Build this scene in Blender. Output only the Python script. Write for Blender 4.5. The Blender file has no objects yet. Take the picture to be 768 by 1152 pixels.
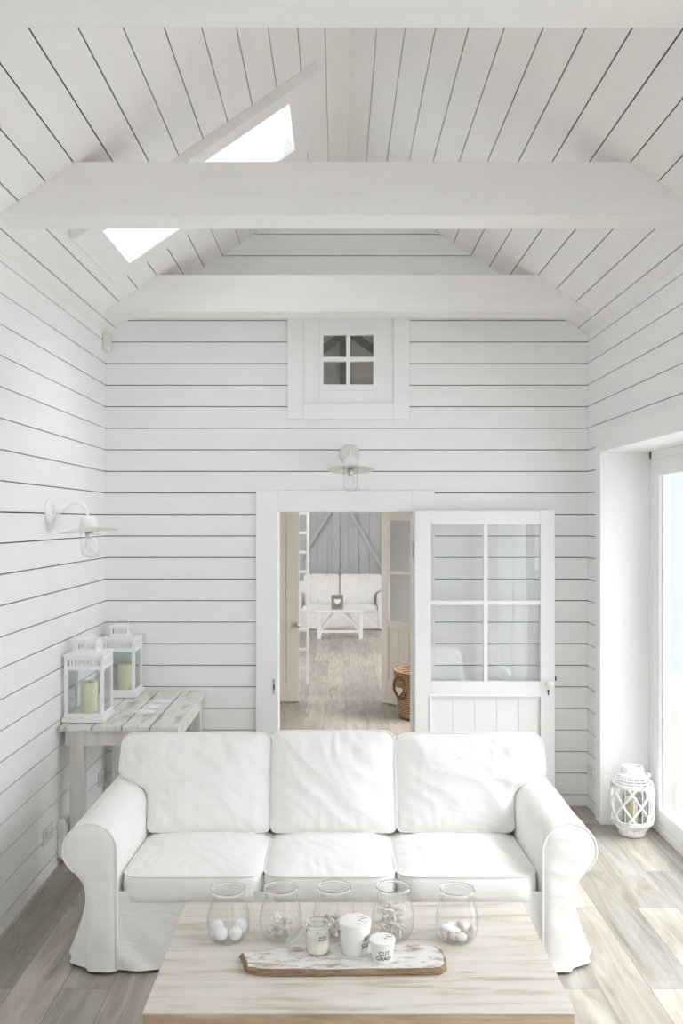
import bpy, bmesh, math, random
from mathutils import Vector, Matrix, noise
random.seed(7)
sc = bpy.context.scene
C = sc.collection
PI = math.pi

# ------------------------------------------------------------------ camera, sky, exposure
cd = bpy.data.cameras.new('camera')
cam = bpy.data.objects.new('camera', cd)
C.objects.link(cam)
cam.location = (0, 0, 1.93)
cam.rotation_euler = (PI / 2, 0, 0)
cd.sensor_fit = 'AUTO'
cd.sensor_width = 36.0
cd.lens = 36.0 * 1000.0 / 1152.0
cd.shift_x = 4.0 / 1152.0
cd.shift_y = 9.0 / 1152.0
cd.clip_start = 0.05
cd.clip_end = 200
sc.camera = cam

w = bpy.data.worlds.new('sky')
sc.world = w
w.use_nodes = True
bg = w.node_tree.nodes['Background']
bg.inputs[0].default_value = (0.975, 0.972, 1.0, 1)
bg.inputs[1].default_value = 1.0
# overcast sky with a broad bright glow where the hazy sun stands, to the right
wn = w.node_tree
wtc = wn.nodes.new('ShaderNodeTexCoord')
wdot = wn.nodes.new('ShaderNodeVectorMath')
wdot.operation = 'DOT_PRODUCT'
wdot.inputs[1].default_value = Vector((0.62, -0.15, 0.76)).normalized()
wn.links.new(wtc.outputs['Generated'], wdot.inputs[0])
wmx = wn.nodes.new('ShaderNodeMath')
wmx.operation = 'MAXIMUM'
wmx.inputs[1].default_value = 0.0
wn.links.new(wdot.outputs['Value'], wmx.inputs[0])
wpw = wn.nodes.new('ShaderNodeMath')
wpw.operation = 'POWER'
wpw.inputs[1].default_value = 14.0
wn.links.new(wmx.outputs[0], wpw.inputs[0])
wma = wn.nodes.new('ShaderNodeMath')
wma.operation = 'MULTIPLY_ADD'
wma.inputs[1].default_value = 8.0
wma.inputs[2].default_value = 0.9
wn.links.new(wpw.outputs[0], wma.inputs[0])
wn.links.new(wma.outputs[0], bg.inputs[1])
sc.view_settings.view_transform = 'Standard'
sc.view_settings.look = 'None'
sc.view_settings.gamma = 1.0
sc.view_settings.use_curve_mapping = False
sc.view_settings.exposure = 1.66
sc.cycles.max_bounces = 24
sc.cycles.diffuse_bounces = 16
sc.cycles.glossy_bounces = 6
sc.cycles.transmission_bounces = 12
sc.cycles.transparent_max_bounces = 32
sc.cycles.use_denoising = True
sc.cycles.sample_clamp_indirect = 6.0


# ------------------------------------------------------------------ materials
def new_mat(name):
    m = bpy.data.materials.new(name)
    m.use_nodes = True
    nt = m.node_tree
    b = nt.nodes['Principled BSDF']
    return m, nt, b


def N(nt, typ, **kw):
    n = nt.nodes.new(typ)
    for k, v in kw.items():
        setattr(n, k, v)
    return n


def L(nt, a, b):
    nt.links.new(a, b)


def coords(nt, scale=(1, 1, 1), loc=(0, 0, 0), rot=(0, 0, 0)):
    tc = N(nt, 'ShaderNodeTexCoord')
    mp = N(nt, 'ShaderNodeMapping')
    mp.inputs['Scale'].default_value = scale
    mp.inputs['Location'].default_value = loc
    mp.inputs['Rotation'].default_value = rot
    L(nt, tc.outputs['Object'], mp.inputs['Vector'])
    return mp.outputs['Vector']


def noise_tex(nt, vec, scale, detail=4, rough=0.55, dist=0.0):
    n = N(nt, 'ShaderNodeTexNoise')
    n.inputs['Scale'].default_value = scale
    n.inputs['Detail'].default_value = detail
    n.inputs['Roughness'].default_value = rough
    n.inputs['Distortion'].default_value = dist
    L(nt, vec, n.inputs['Vector'])
    return n.outputs['Fac']


def ramp(nt, fac, stops):
    r = N(nt, 'ShaderNodeValToRGB')
    el = r.color_ramp.elements
    while len(el) < len(stops):
        el.new(0.5)
    for e, (p, c) in zip(el, stops):
        e.position = p
        e.color = (c[0], c[1], c[2], 1) if not isinstance(c, (int, float)) else (c, c, c, 1)
    L(nt, fac, r.inputs['Fac'])
    return r.outputs['Color']


def mixc(nt, fac, a, b, mode='MIX'):
    m = N(nt, 'ShaderNodeMix', data_type='RGBA', blend_type=mode)
    if isinstance(fac, (int, float)):
        m.inputs['Factor'].default_value = fac
    else:
        L(nt, fac, m.inputs['Factor'])
    for s, v in (('A', a), ('B', b)):
        sock = [i for i in m.inputs if i.name == s and i.type == 'RGBA'][0]
        if isinstance(v, tuple):
            sock.default_value = (v[0], v[1], v[2], 1)
        else:
            L(nt, v, sock)
    return [o for o in m.outputs if o.type == 'RGBA'][0]


def bump(nt, b, h, strength=0.3, dist=0.01):
    n = N(nt, 'ShaderNodeBump')
    n.inputs['Strength'].default_value = strength
    n.inputs['Distance'].default_value = dist
    L(nt, h, n.inputs['Height'])
    L(nt, n.outputs['Normal'], b.inputs['Normal'])


def plain(name, col, rough=0.5, spec=0.3, metal=0.0, var=0.04, scale=6.0):
    m, nt, b = new_mat(name)
    v = coords(nt)
    f = noise_tex(nt, v, scale, 3)
    lo = tuple(c * (1 - var) for c in col)
    hi = tuple(min(1, c * (1 + var)) for c in col)
    L(nt, ramp(nt, f, [(0.3, lo), (0.7, hi)]), b.inputs['Base Color'])
    b.inputs['Roughness'].default_value = rough
    b.inputs['Specular IOR Level'].default_value = spec
    b.inputs['Metallic'].default_value = metal
    return m


def painted_boards(name, col, var=0.02, scale=(1, 1, 1)):
    m, nt, b = new_mat(name)
    v = coords(nt, scale)
    f = noise_tex(nt, v, 3.0, 5)
    lo = tuple(c * (1 - var) for c in col)
    L(nt, ramp(nt, f, [(0.35, lo), (0.65, col)]), b.inputs['Base Color'])
    b.inputs['Roughness'].default_value = 0.55
    b.inputs['Specular IOR Level'].default_value = 0.25
    g = noise_tex(nt, v, 30.0, 3)
    bump(nt, b, g, 0.12, 0.003)
    return m


WHITE = (0.88, 0.88, 0.878)
M = {}
M['paint'] = painted_boards('white_paint', WHITE)
M['wall_y'] = painted_boards('white_boards_lengthwise', (0.865, 0.865, 0.865), 0.025, (4, 0.6, 4))
M['wall_x'] = painted_boards('white_boards_across', (0.865, 0.865, 0.865), 0.025, (0.6, 4, 4))
M['ceil'] = painted_boards('white_ceiling_boards', (0.86, 0.84, 0.825), 0.03, (4, 0.6, 4))
M['beam'] = painted_boards('white_beam_paint', (0.86, 0.84, 0.825), 0.03, (0.7, 4, 4))
M['gap'] = plain('dark_board_gap', (0.10, 0.085, 0.07), 0.9, 0.1)
M['cream'] = painted_boards('cream_paint', (0.86, 0.815, 0.755), 0.03, (4, 4, 0.6))
M['greyboard'] = painted_boards('cool_grey_boards', (0.58, 0.585, 0.59), 0.05, (4, 4, 0.6))
M['darkbeam'] = plain('dark_grey_rafter', (0.10, 0.098, 0.095), 0.7)
M['hallgrey'] = painted_boards('grey_green_paint', (0.50, 0.51, 0.48), 0.04, (4, 4, 0.6))
M['loft'] = painted_boards('loft_boards', (0.55, 0.54, 0.53), 0.08, (4, 4, 0.6))
M['metal_white'] = plain('white_enamel', (0.88, 0.88, 0.88), 0.28, 0.5)
M['enamel_grey'] = plain('greyish_enamel', (0.70, 0.70, 0.67), 0.35, 0.5)
M['chrome'] = plain('brushed_steel', (0.62, 0.62, 0.62), 0.3, 0.5, 1.0)
M['black'] = plain('black_iron', (0.02, 0.02, 0.02), 0.5)
M['plastic'] = plain('white_plastic', (0.83, 0.83, 0.82), 0.35, 0.4)
M['plastic_ivory'] = plain('ivory_plastic', (0.78, 0.77, 0.70), 0.35, 0.4)
M['socket_grey'] = plain('satin_grey_plate', (0.66, 0.66, 0.66), 0.4, 0.4)
M['candle_g'] = plain('pale_green_wax', (0.84, 0.80, 0.57), 0.5, 0.4)
M['wax'] = plain('ivory_wax', (0.84, 0.80, 0.70), 0.5, 0.4)
M['slot'] = plain('grey_slot', (0.30, 0.30, 0.30), 0.6, 0.2)
M['ink'] = plain('charcoal_ink', (0.06, 0.058, 0.055), 0.7, 0.2)
M['ceramic'] = plain('matt_white_ceramic', (0.86, 0.85, 0.82), 0.45, 0.4)
M['paper'] = plain('white_paper', (0.88, 0.875, 0.86), 0.8, 0.1)
M['chalk'] = plain('chalk_white', (0.86, 0.86, 0.87), 0.8, 0.1)
M['shell'] = plain('cream_shell', (0.80, 0.775, 0.735), 0.5, 0.3, 0, 0.10, 40)
M['shell_pink'] = plain('pinkish_shell', (0.70, 0.58, 0.52), 0.5, 0.3, 0, 0.15, 40)
M['shell_grey'] = plain('grey_shell', (0.42, 0.40, 0.42), 0.5, 0.3, 0, 0.3, 40)
M['drift'] = plain('bleached_driftwood', (0.78, 0.74, 0.68), 0.8, 0.1, 0, 0.10, 30)
M['wickerw'] = plain('white_wicker', (0.88, 0.88, 0.875), 0.6, 0.3)
M['photo'] = plain('dark_photo', (0.30, 0.28, 0.26), 0.4)
M['frame_wood'] = plain('brown_frame_wood', (0.36, 0.29, 0.22), 0.6, 0.3, 0, 0.2, 30)
M['terrace'] = plain('pale_terrace', (0.72, 0.73, 0.73), 0.8)
M['render'] = plain('grey_blue_backdrop', (0.40, 0.42, 0.425), 0.8)


def m_fabric():
    m, nt, b = new_mat('white_cotton')
    v = coords(nt)
    f = noise_tex(nt, v, 5.0, 4)
    L(nt, ramp(nt, f, [(0.3, (0.865, 0.86, 0.845)), (0.7, (0.89, 0.885, 0.87))]), b.inputs['Base Color'])
    b.inputs['Roughness'].default_value = 0.95
    b.inputs['Specular IOR Level'].default_value = 0.1
    b.inputs['Sheen Weight'].default_value = 0.15
    v2 = coords(nt, (1.0, 1.0, 2.2), (3, 1, 2), (0.3, 0.2, 0.4))
    n1 = noise_tex(nt, v2, 4.0, 3, 0.5, 1.0)
    n2 = noise_tex(nt, v, 600.0, 1)
    ad = N(nt, 'ShaderNodeMath', operation='MULTIPLY_ADD')
    L(nt, n2, ad.inputs[0])
    ad.inputs[1].default_value = 0.02
    L(nt, n1, ad.inputs[2])
    bump(nt, b, ad.outputs[0], 0.30, 0.025)
    return m


M['fabric'] = m_fabric()


def m_floor():
    m, nt, b = new_mat('greige_wood_planks')
    tc = N(nt, 'ShaderNodeTexCoord')
    sx = N(nt, 'ShaderNodeSeparateXYZ')
    L(nt, tc.outputs['Object'], sx.inputs[0])
    cx = N(nt, 'ShaderNodeCombineXYZ')
    L(nt, sx.outputs['Y'], cx.inputs['X'])
    sh = N(nt, 'ShaderNodeMath', operation='ADD')
    L(nt, sx.outputs['X'], sh.inputs[0])
    sh.inputs[1].default_value = 0.129 + 0.2022 * 40
    L(nt, sh.outputs[0], cx.inputs['Y'])
    br = N(nt, 'ShaderNodeTexBrick')
    br.offset = 0.37
    br.offset_frequency = 2
    br.inputs['Color1'].default_value = (0, 0, 0, 1)
    br.inputs['Color2'].default_value = (1, 1, 1, 1)
    br.inputs['Mortar'].default_value = (0.5, 0.5, 0.5, 1)
    br.inputs['Scale'].default_value = 1.0
    br.inputs['Mortar Size'].default_value = 0.0022
    br.inputs['Mortar Smooth'].default_value = 0.2
    br.inputs['Brick Width'].default_value = 1.22
    br.inputs['Row Height'].default_value = 0.2022
    L(nt, cx.outputs[0], br.inputs['Vector'])
    # grain, shifted per plank
    ofs = N(nt, 'ShaderNodeVectorMath', operation='SCALE')
    L(nt, br.outputs['Color'], ofs.inputs[0])
    ofs.inputs['Scale'].default_value = 13.0
    add = N(nt, 'ShaderNodeVectorMath', operation='ADD')
    L(nt, tc.outputs['Object'], add.inputs[0])
    L(nt, ofs.outputs[0], add.inputs[1])
    mp = N(nt, 'ShaderNodeMapping')
    mp.inputs['Scale'].default_value = (9, 1.1, 1)
    L(nt, add.outputs[0], mp.inputs['Vector'])
    g = noise_tex(nt, mp.outputs['Vector'], 1.6, 7, 0.62, 1.1)
    col = ramp(nt, g, [(0.25, (0.22, 0.185, 0.145)), (0.43, (0.355, 0.315, 0.265)), (0.60, (0.45, 0.412, 0.362)), (0.78, (0.54, 0.505, 0.458))])
    tone = ramp(nt, br.outputs['Color'], [(0.0, (0.72, 0.72, 0.72)), (1.0, (1.16, 1.14, 1.12))])
    col = mixc(nt, 1.0, col, tone, 'MULTIPLY')
    col = mixc(nt, br.outputs['Fac'], col, (0.20, 0.17, 0.145))
    L(nt, col, b.inputs['Base Color'])
    b.inputs['Roughness'].default_value = 0.42
    b.inputs['Specular IOR Level'].default_value = 0.9
    bump(nt, b, g, 0.08, 0.003)
    return m


M['floor'] = m_floor()


def m_wood(name, stops, stretch, scale, rough=0.7, seed=(0, 0, 0), spots=None):
    m, nt, b = new_mat(name)
    v = coords(nt, stretch, seed)
    g = noise_tex(nt, v, scale, 8, 0.68, 0.25)
    col = ramp(nt, g, stops)
    if spots:
        v2 = coords(nt, tuple(s * 0.6 for s in stretch), (5, 3, 1))
        g2 = noise_tex(nt, v2, scale * 2.0, 6, 0.7, 0.3)
        f2 = ramp(nt, g2, [(spots[0], 0.0), (spots[0] + 0.07, 1.0)])
        col = mixc(nt, f2, col, spots[1])
    L(nt, col, b.inputs['Base Color'])
    b.inputs['Roughness'].default_value = rough
    b.inputs['Specular IOR Level'].default_value = 0.25
    bump(nt, b, g, 0.25, 0.004)
    return m


M['table'] = m_wood('whitewashed_pine', [(0.24, (0.36, 0.28, 0.21)), (0.37, (0.53, 0.45, 0.375)), (0.48, (0.655, 0.60, 0.54)), (0.72, (0.73, 0.69, 0.64))],
                    (1.5, 13, 13), 2.0, 0.6, spots=(0.62, (0.47, 0.385, 0.305)))
M['table_edge'] = m_wood('worn_brown_edge', [(0.25, (0.26, 0.18, 0.11)), (0.5, (0.46, 0.36, 0.25)), (0.75, (0.66, 0.59, 0.49))], (1.2, 12, 12), 2.0)
M['weather'] = m_wood('flaking_white_paint', [(0.25, (0.30, 0.26, 0.22)), (0.38, (0.58, 0.555, 0.52)), (0.48, (0.76, 0.75, 0.73)), (0.8, (0.82, 0.815, 0.80))],
                      (7, 1.2, 5), 2.2, 0.75, spots=(0.66, (0.36, 0.32, 0.28)))
M['weather_leg'] = m_wood('worn_white_leg', [(0.25, (0.56, 0.52, 0.46)), (0.5, (0.74, 0.72, 0.68)), (0.8, (0.80, 0.79, 0.77))], (6, 6, 1.0), 2.0)
M['board_top'] = m_wood('chalky_board_top', [(0.30, (0.24, 0.19, 0.14)), (0.42, (0.52, 0.475, 0.42)), (0.50, (0.74, 0.73, 0.71)), (0.8, (0.84, 0.84, 0.835))],
                        (4, 11, 11), 3.0, 0.85, spots=(0.60, (0.34, 0.29, 0.24)))
M['board_edge'] = m_wood('raw_board_edge', [(0.25, (0.10, 0.06, 0.035)), (0.5, (0.27, 0.185, 0.11)), (0.8, (0.46, 0.35, 0.235))], (4, 14, 22), 2.2)


def m_basket():
    m, nt, b = new_mat('woven_rush')
    v = coords(nt, (1, 1, 1))
    wv = N(nt, 'ShaderNodeTexWave', bands_direction='Z')
    wv.inputs['Scale'].default_value = 14
    wv.inputs['Distortion'].default_value = 3
    wv.inputs['Detail Scale'].default_value = 4
    L(nt, v, wv.inputs['Vector'])
    L(nt, ramp(nt, wv.outputs['Fac'], [(0.1, (0.22, 0.12, 0.06)), (0.6, (0.50, 0.33, 0.19)), (1.0, (0.62, 0.45, 0.29))]), b.inputs['Base Color'])
    b.inputs['Roughness'].default_value = 0.8
    bump(nt, b, wv.outputs['Fac'], 0.5, 0.01)
    return m


M['basket'] = m_basket()
M['basket_dark'] = plain('dark_rush_handle', (0.17, 0.09, 0.05), 0.7)


def m_thin_glass(name, tint=(0.97, 0.985, 0.98), edge=(0.80, 0.84, 0.84), rough=0.0, boost=1.0):
    m = bpy.data.materials.new(name)
    m.use_nodes = True
    nt = m.node_tree
    nt.nodes.clear()
    out = N(nt, 'ShaderNodeOutputMaterial')
    fr = N(nt, 'ShaderNodeFresnel')
    fr.inputs['IOR'].default_value = 1.5
    geo = N(nt, 'ShaderNodeNewGeometry')
    # same reflectance from either side of a thin pane
    ior = N(nt, 'ShaderNodeMix', data_type='FLOAT')
    L(nt, geo.outputs['Backfacing'], ior.inputs[0])
    ior.inputs[2].default_value = 1.5
    ior.inputs[3].default_value = 1 / 1.5
    L(nt, ior.outputs[0], fr.inputs['IOR'])
    mu = N(nt, 'ShaderNodeMath', operation='MULTIPLY')
    mu.use_clamp = True
    L(nt, fr.outputs[0], mu.inputs[0])
    mu.inputs[1].default_value = boost
    lw = N(nt, 'ShaderNodeLayerWeight')
    lw.inputs['Blend'].default_value = 0.25
    col = mixc(nt, lw.outputs['Facing'], tint, edge)
    tr = N(nt, 'ShaderNodeBsdfTransparent')
    L(nt, col, tr.inputs['Color'])
    gl = N(nt, 'ShaderNodeBsdfGlossy')
    gl.inputs['Roughness'].default_value = rough
    mx = N(nt, 'ShaderNodeMixShader')
    L(nt, mu.outputs[0], mx.inputs[0])
    L(nt, tr.outputs[0], mx.inputs[1])
    L(nt, gl.outputs[0], mx.inputs[2])
    L(nt, mx.outputs[0], out.inputs['Surface'])
    return m


def m_sheer():
    m = bpy.data.materials.new('sheer_voile')
    m.use_nodes = True
    nt = m.node_tree
    nt.nodes.clear()
    out = N(nt, 'ShaderNodeOutputMaterial')
    d = N(nt, 'ShaderNodeBsdfDiffuse')
    d.inputs['Color'].default_value = (.9, .9, .9, 1)
    t = N(nt, 'ShaderNodeBsdfTranslucent')
    t.inputs['Color'].default_value = (.9, .9, .9, 1)
    tr = N(nt, 'ShaderNodeBsdfTransparent')
    a = N(nt, 'ShaderNodeMixShader')
    L(nt, d.outputs[0], a.inputs[1])
    L(nt, t.outputs[0], a.inputs[2])
    b = N(nt, 'ShaderNodeMixShader')
    b.inputs[0].default_value = .3
    L(nt, a.outputs[0], b.inputs[1])
    L(nt, tr.outputs[0], b.inputs[2])
    L(nt, b.outputs[0], out.inputs['Surface'])
    return m


M['sheer'] = m_sheer()
M['glass'] = m_thin_glass('window_glass', (0.96, 0.98, 0.98), (0.90, 0.95, 0.95), 0.0, 1.6)
M['doorglass'] = m_thin_glass('door_glass', (0.99, 0.995, 0.995), (0.96, 0.97, 0.975), 0.0, 2.2)
M['jarglass'] = m_thin_glass('jar_glass', (1.0, 1.0, 1.0), (0.93, 0.94, 0.945), 0.01, 2.0)
M['smokeglass'] = m_thin_glass('grey_insert_glass', (0.78, 0.79, 0.79), (0.62, 0.63, 0.63), 0.05, 1.0)
M['lanternglass'] = m_thin_glass('lantern_glass', (0.98, 0.992, 0.992), (0.93, 0.965, 0.965), 0.0, 1.5)

def m_rim():
    m, nt, b = new_mat('solid_clear_glass')
    b.inputs['Base Color'].default_value = (0.97, 0.98, 0.985, 1)
    b.inputs['Roughness'].default_value = 0.0
    b.inputs['IOR'].default_value = 1.45
    b.inputs['Transmission Weight'].default_value = 1.0
    return m


M['rimglass'] = m_rim()

# ------------------------------------------------------------------ mesh helpers
ORG = {}


class MB:
    def __init__(self):
        self.v, self.f, self.mi, self.sm = [], [], [], []

    def add(self, vs, fs, mi=0, smooth=False):
        o = len(self.v)
        self.v += [tuple(p) for p in vs]
        for f in fs:
            self.f.append(tuple(i + o for i in f))
            self.mi.append(mi)
            self.sm.append(smooth)
        return self

    def box(self, x0, x1, y0, y1, z0, z1, mi=0, side_mi=None):
        vs = [(x, y, z) for z in (z0, z1) for y in (y0, y1) for x in (x0, x1)]
        fs = [(0, 2, 3, 1), (4, 5, 7, 6), (0, 1, 5, 4), (2, 6, 7, 3), (0, 4, 6, 2), (1, 3, 7, 5)]
        if side_mi is None:
            return self.add(vs, fs, mi)
        self.add(vs, fs[:2], mi)
        return self.add(vs, fs[2:], side_mi)

    def cbox(self, x0, x1, y0, y1, z0, z1, c=0.006, mi=0):
        """box with chamfered edges"""
        bm = bmesh.new()
        r = bmesh.ops.create_cube(bm, size=1)
        for vv in bm.verts:
            vv.co = Vector(((x0 + x1) / 2 + vv.co.x * (x1 - x0), (y0 + y1) / 2 + vv.co.y * (y1 - y0), (z0 + z1) / 2 + vv.co.z * (z1 - z0)))
        bmesh.ops.bevel(bm, geom=bm.edges[:], offset=c, segments=2, profile=0.5, affect='EDGES')
        bm.verts.index_update()
        self.add([vv.co[:] for vv in bm.verts], [[q.index for q in f.verts] for f in bm.faces], mi)
        bm.free()
        return self

    def prism(self, poly, d0, d1, axis='y', mi=0):
        """poly of (a,b) extruded along an axis"""
        n = len(poly)

        def P(a, b, d):
            return {'y': (a, d, b), 'x': (d, a, b), 'z': (a, b, d)}[axis]
        vs = [P(a, b, d0) for a, b in poly] + [P(a, b, d1) for a, b in poly]
        fs = [tuple(range(n)), tuple(range(2 * n - 1, n - 1, -1))]
        fs += [(i, i + n, (i + 1) % n + n, (i + 1) % n) for i in range(n)]
        return self.add(vs, fs, mi)

    def hexa(self, c, mi=0):
        """eight corners, bottom four then top four"""
        return self.add(c, [(0, 3, 2, 1), (4, 5, 6, 7), (0, 1, 5, 4), (1, 2, 6, 5), (2, 3, 7, 6), (3, 0, 4, 7)], mi)

    def bar(self, p0, p1, w, h, up=(0, 0, 1), mi=0):
        p0, p1 = Vector(p0), Vector(p1)
        d = (p1 - p0).normalized()
        s = d.cross(Vector(up))
        if s.length < 1e-4:
            s = d.cross(Vector((0, 1, 0)))
        s.normalize()
        u = s.cross(d)
        s, u = s * w / 2, u * h / 2
        c = [p0 - s - u, p0 + s - u, p0 + s + u, p0 - s + u, p1 - s - u, p1 + s - u, p1 + s + u, p1 - s + u]
        return self.hexa([q[:] for q in c], mi)

    def tube(self, pts, r, n=8, closed=False, mi=0):
        pts = [Vector(p) for p in pts]
        m = len(pts)
        rs = r if isinstance(r, (list, tuple)) else [r] * m
        vs = []
        ref = None
        for i, p in enumerate(pts):
            a = pts[(i - 1) % m] if (closed or i > 0) else p
            b = pts[(i + 1) % m] if (closed or i < m - 1) else p
            t = (b - a).normalized()
            if ref is None:
                ref = Vector((0, 0, 1)) if abs(t.z) < 0.9 else Vector((1, 0, 0))
            x = (ref - t * ref.dot(t))
            if x.length < 1e-5:
                x = t.orthogonal()
            x.normalize()
            ref = x
            y = t.cross(x)
            for k in range(n):
                an = 2 * PI * k / n
                vs.append((p + (x * math.cos(an) + y * math.sin(an)) * rs[i])[:])
        fs = []
        for i in range(m if closed else m - 1):
            j = (i + 1) % m
            for k in range(n):
                fs.append((i * n + k, i * n + (k + 1) % n, j * n + (k + 1) % n, j * n + k))
        if not closed:
            fs.append(tuple(range(n - 1, -1, -1)))
            fs.append(tuple((m - 1) * n + k for k in range(n)))
        return self.add(vs, fs, mi, True)

    def lathe(self, prof, c=(0, 0, 0), n=32, axis='z', mi=0, smooth=True, mat=None):
        vs, fs = [], []
        c = Vector(c)
        m = len(prof)
        for r, z in prof:
            for k in range(n):
                a = 2 * PI * k / n
                p = Vector((r * math.cos(a), r * math.sin(a), z))
                if axis == 'y':
                    p = Vector((p.x, p.z, -p.y))
                elif axis == 'x':
                    p = Vector((p.z, p.y, -p.x))
                if mat is not None:
                    p = mat @ p
                vs.append((p + c)[:])
        for i in range(m - 1):
            for k in range(n):
                fs.append((i * n + k, i * n + (k + 1) % n, (i + 1) * n + (k + 1) % n, (i + 1) * n + k))
        return self.add(vs, fs, mi, smooth)

    def build(self, name, mats, parent=None, origin=None, bevel=0.0, auto=False):
        o0 = Vector(origin) if origin is not None else (ORG[parent.name] if parent else Vector((0, 0, 0)))
        me = bpy.data.meshes.new(name)
        me.from_pydata([(p[0] - o0.x, p[1] - o0.y, p[2] - o0.z) for p in self.v], [], self.f)
        if not isinstance(mats, (list, tuple)):
            mats = [mats]
        for q in mats:
            me.materials.append(M[q])
        me.polygons.foreach_set('material_index', self.mi)
        me.polygons.foreach_set('use_smooth', self.sm)
        me.update()
        bm = bmesh.new()
        bm.from_mesh(me)
        if any(self.sm):
            bmesh.ops.remove_doubles(bm, verts=bm.verts, dist=1e-6)
        bmesh.ops.recalc_face_normals(bm, faces=bm.faces)
        bm.to_mesh(me)
        bm.free()
        o = bpy.data.objects.new(name, me)
        C.objects.link(o)
        if parent:
            o.parent = parent
        else:
            o.location = o0
        ORG[o.name] = o0
        if bevel:
            b = o.modifiers.new('edge', 'BEVEL')
            b.width = bevel
            b.segments = 2
            b.limit_method = 'ANGLE'
            b.angle_limit = math.radians(40)
        return o


def tag(o, label=None, cat=None, group=None, kind=None):
    if label:
        o['label'] = label
    if cat:
        o['category'] = cat
    if group:
        o['group'] = group
    if kind:
        o['kind'] = kind
    return o


def thing(name, loc, label, cat, group=None, kind=None, rz=0):
    o = bpy.data.objects.new(name, None)
    C.objects.link(o)
    o.empty_display_size = 0.1
    o.location = loc
    o.rotation_euler = (0, 0, rz)
    ORG[o.name] = Vector(loc)
    return tag(o, label, cat, group, kind)


def dup(root, loc, label=None, rz=None, group=None):
    def cp(o, par):
        c = o.copy()
        C.objects.link(c)
        if par:
            c.parent = par
        for ch in o.children:
            cp(ch, c)
        return c
    r = cp(root, None)
    r.location = loc
    if rz is not None:
        r.rotation_euler = (0, 0, rz)
    if label:
        r['label'] = label
    if group:
        r['group'] = group
    return r


def smooth_step(a, b, x):
    t = max(0, min(1, (x - a) / (b - a)))
    return t * t * (3 - 2 * t)


def round_poly(poly, n=160):
    """poly: (x, z, radius) -> evenly spaced closed outline"""
    pts = []
    m = len(poly)
    for i in range(m):
        p = Vector(poly[i][:2])
        a = Vector(poly[i - 1][:2])
        b = Vector(poly[(i + 1) % m][:2])
        r = poly[i][2]
        da, db = (a - p), (b - p)
        r = min(r, da.length * 0.48, db.length * 0.48)
        s, e = p + da.normalized() * r, p + db.normalized() * r
        for k in range(9):
            t = k / 8
            pts.append((1 - t) ** 2 * s + 2 * t * (1 - t) * p + t * t * e)
    # resample
    seg = [(pts[(i + 1) % len(pts)] - pts[i]).length for i in range(len(pts))]
    tot = sum(seg)
    out, i, acc = [], 0, 0.0
    for k in range(n):
        d = tot * k / n
        while acc + seg[i] < d:
            acc += seg[i]
            i += 1
        t = (d - acc) / max(seg[i], 1e-9)
        out.append(pts[i].lerp(pts[(i + 1) % len(pts)], t))
    return out


# ------------------------------------------------------------------ room numbers
XL, XR, YB = -1.566, 1.68, 6.0
Y0 = -3.0
ZE, SL = 3.18, 0.685
XM = 0.06
ZR = ZE + SL * (XM - XL)
GAP = 0.0031
SEAM0, PITCH = 2.113, 0.1455
SEAMS = [0.0] + [SEAM0 + PITCH * k for k in range(-14, 20)]


def wallmask(holes, z0, z1, u0, u1):
    """pieces of a board row u0..u1 left after cutting holes (ua, ub, za, zb)"""
    segs = [(u0, u1)]
    for (ua, ub, za, zb) in holes:
        if zb <= z0 + 0.01 or za >= z1 - 0.01:
            continue
        nx = []
        for a, b in segs:
            if ub <= a or ua >= b:
                nx.append((a, b))
            else:
                if ua > a:
                    nx.append((a, ua))
                if ub < b:
                    nx.append((ub, b))
        segs = nx
    return segs


def rows(z_top):
    r = []
    for i in range(len(SEAMS) - 1):
        if SEAMS[i] < z_top:
            r.append((SEAMS[i] + (GAP if i else 0), min(SEAMS[i + 1] - GAP, z_top)))
    return r


def split_rows(rws, holes):
    """split rows at hole edges so holes are cut exactly"""
    out = []
    for a, b in rws:
        cuts = sorted({a, b} | {z for h in holes for z in h[2:4] if a < z < b})
        out += list(zip(cuts[:-1], cuts[1:]))
    return out


# ---- floor
mb = MB().box(-3.4, 3.4, Y0 - 0.1, 17.2, -0.1, 0.0)
tag(mb.build('floor', 'floor'), 'greige wood plank floor', kind='structure')
mb = MB().box(-30, 60, -40, 60, -0.25, -0.12)
tag(mb.build('ground', 'terrace'), 'pale terrace ground outside the glass doors', kind='structure')

mb = MB().box(2.3, 16, 12.0, 12.3, -.2, 4.2)  # added wall that blocks the bright sky seen through the glass doors
tag(mb.build('wall_backdrop', 'render'), 'grey blue wall added beyond the terrace to screen the sky', kind='structure')

# ---- back wall (boards, hall side, backing)
DOOR = (-0.412, 0.510, 0.0, 1.995)
GW = (-0.232, 0.374, 2.717, 3.30)
holes = [DOOR, GW]
mb = MB()


def xl_at(z):
    return XL if z <= ZE else XL + (z - ZE) / SL


def xr_at(z):
    return XR if z <= ZE else 2 * XM - XL - (z - ZE) / SL


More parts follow.
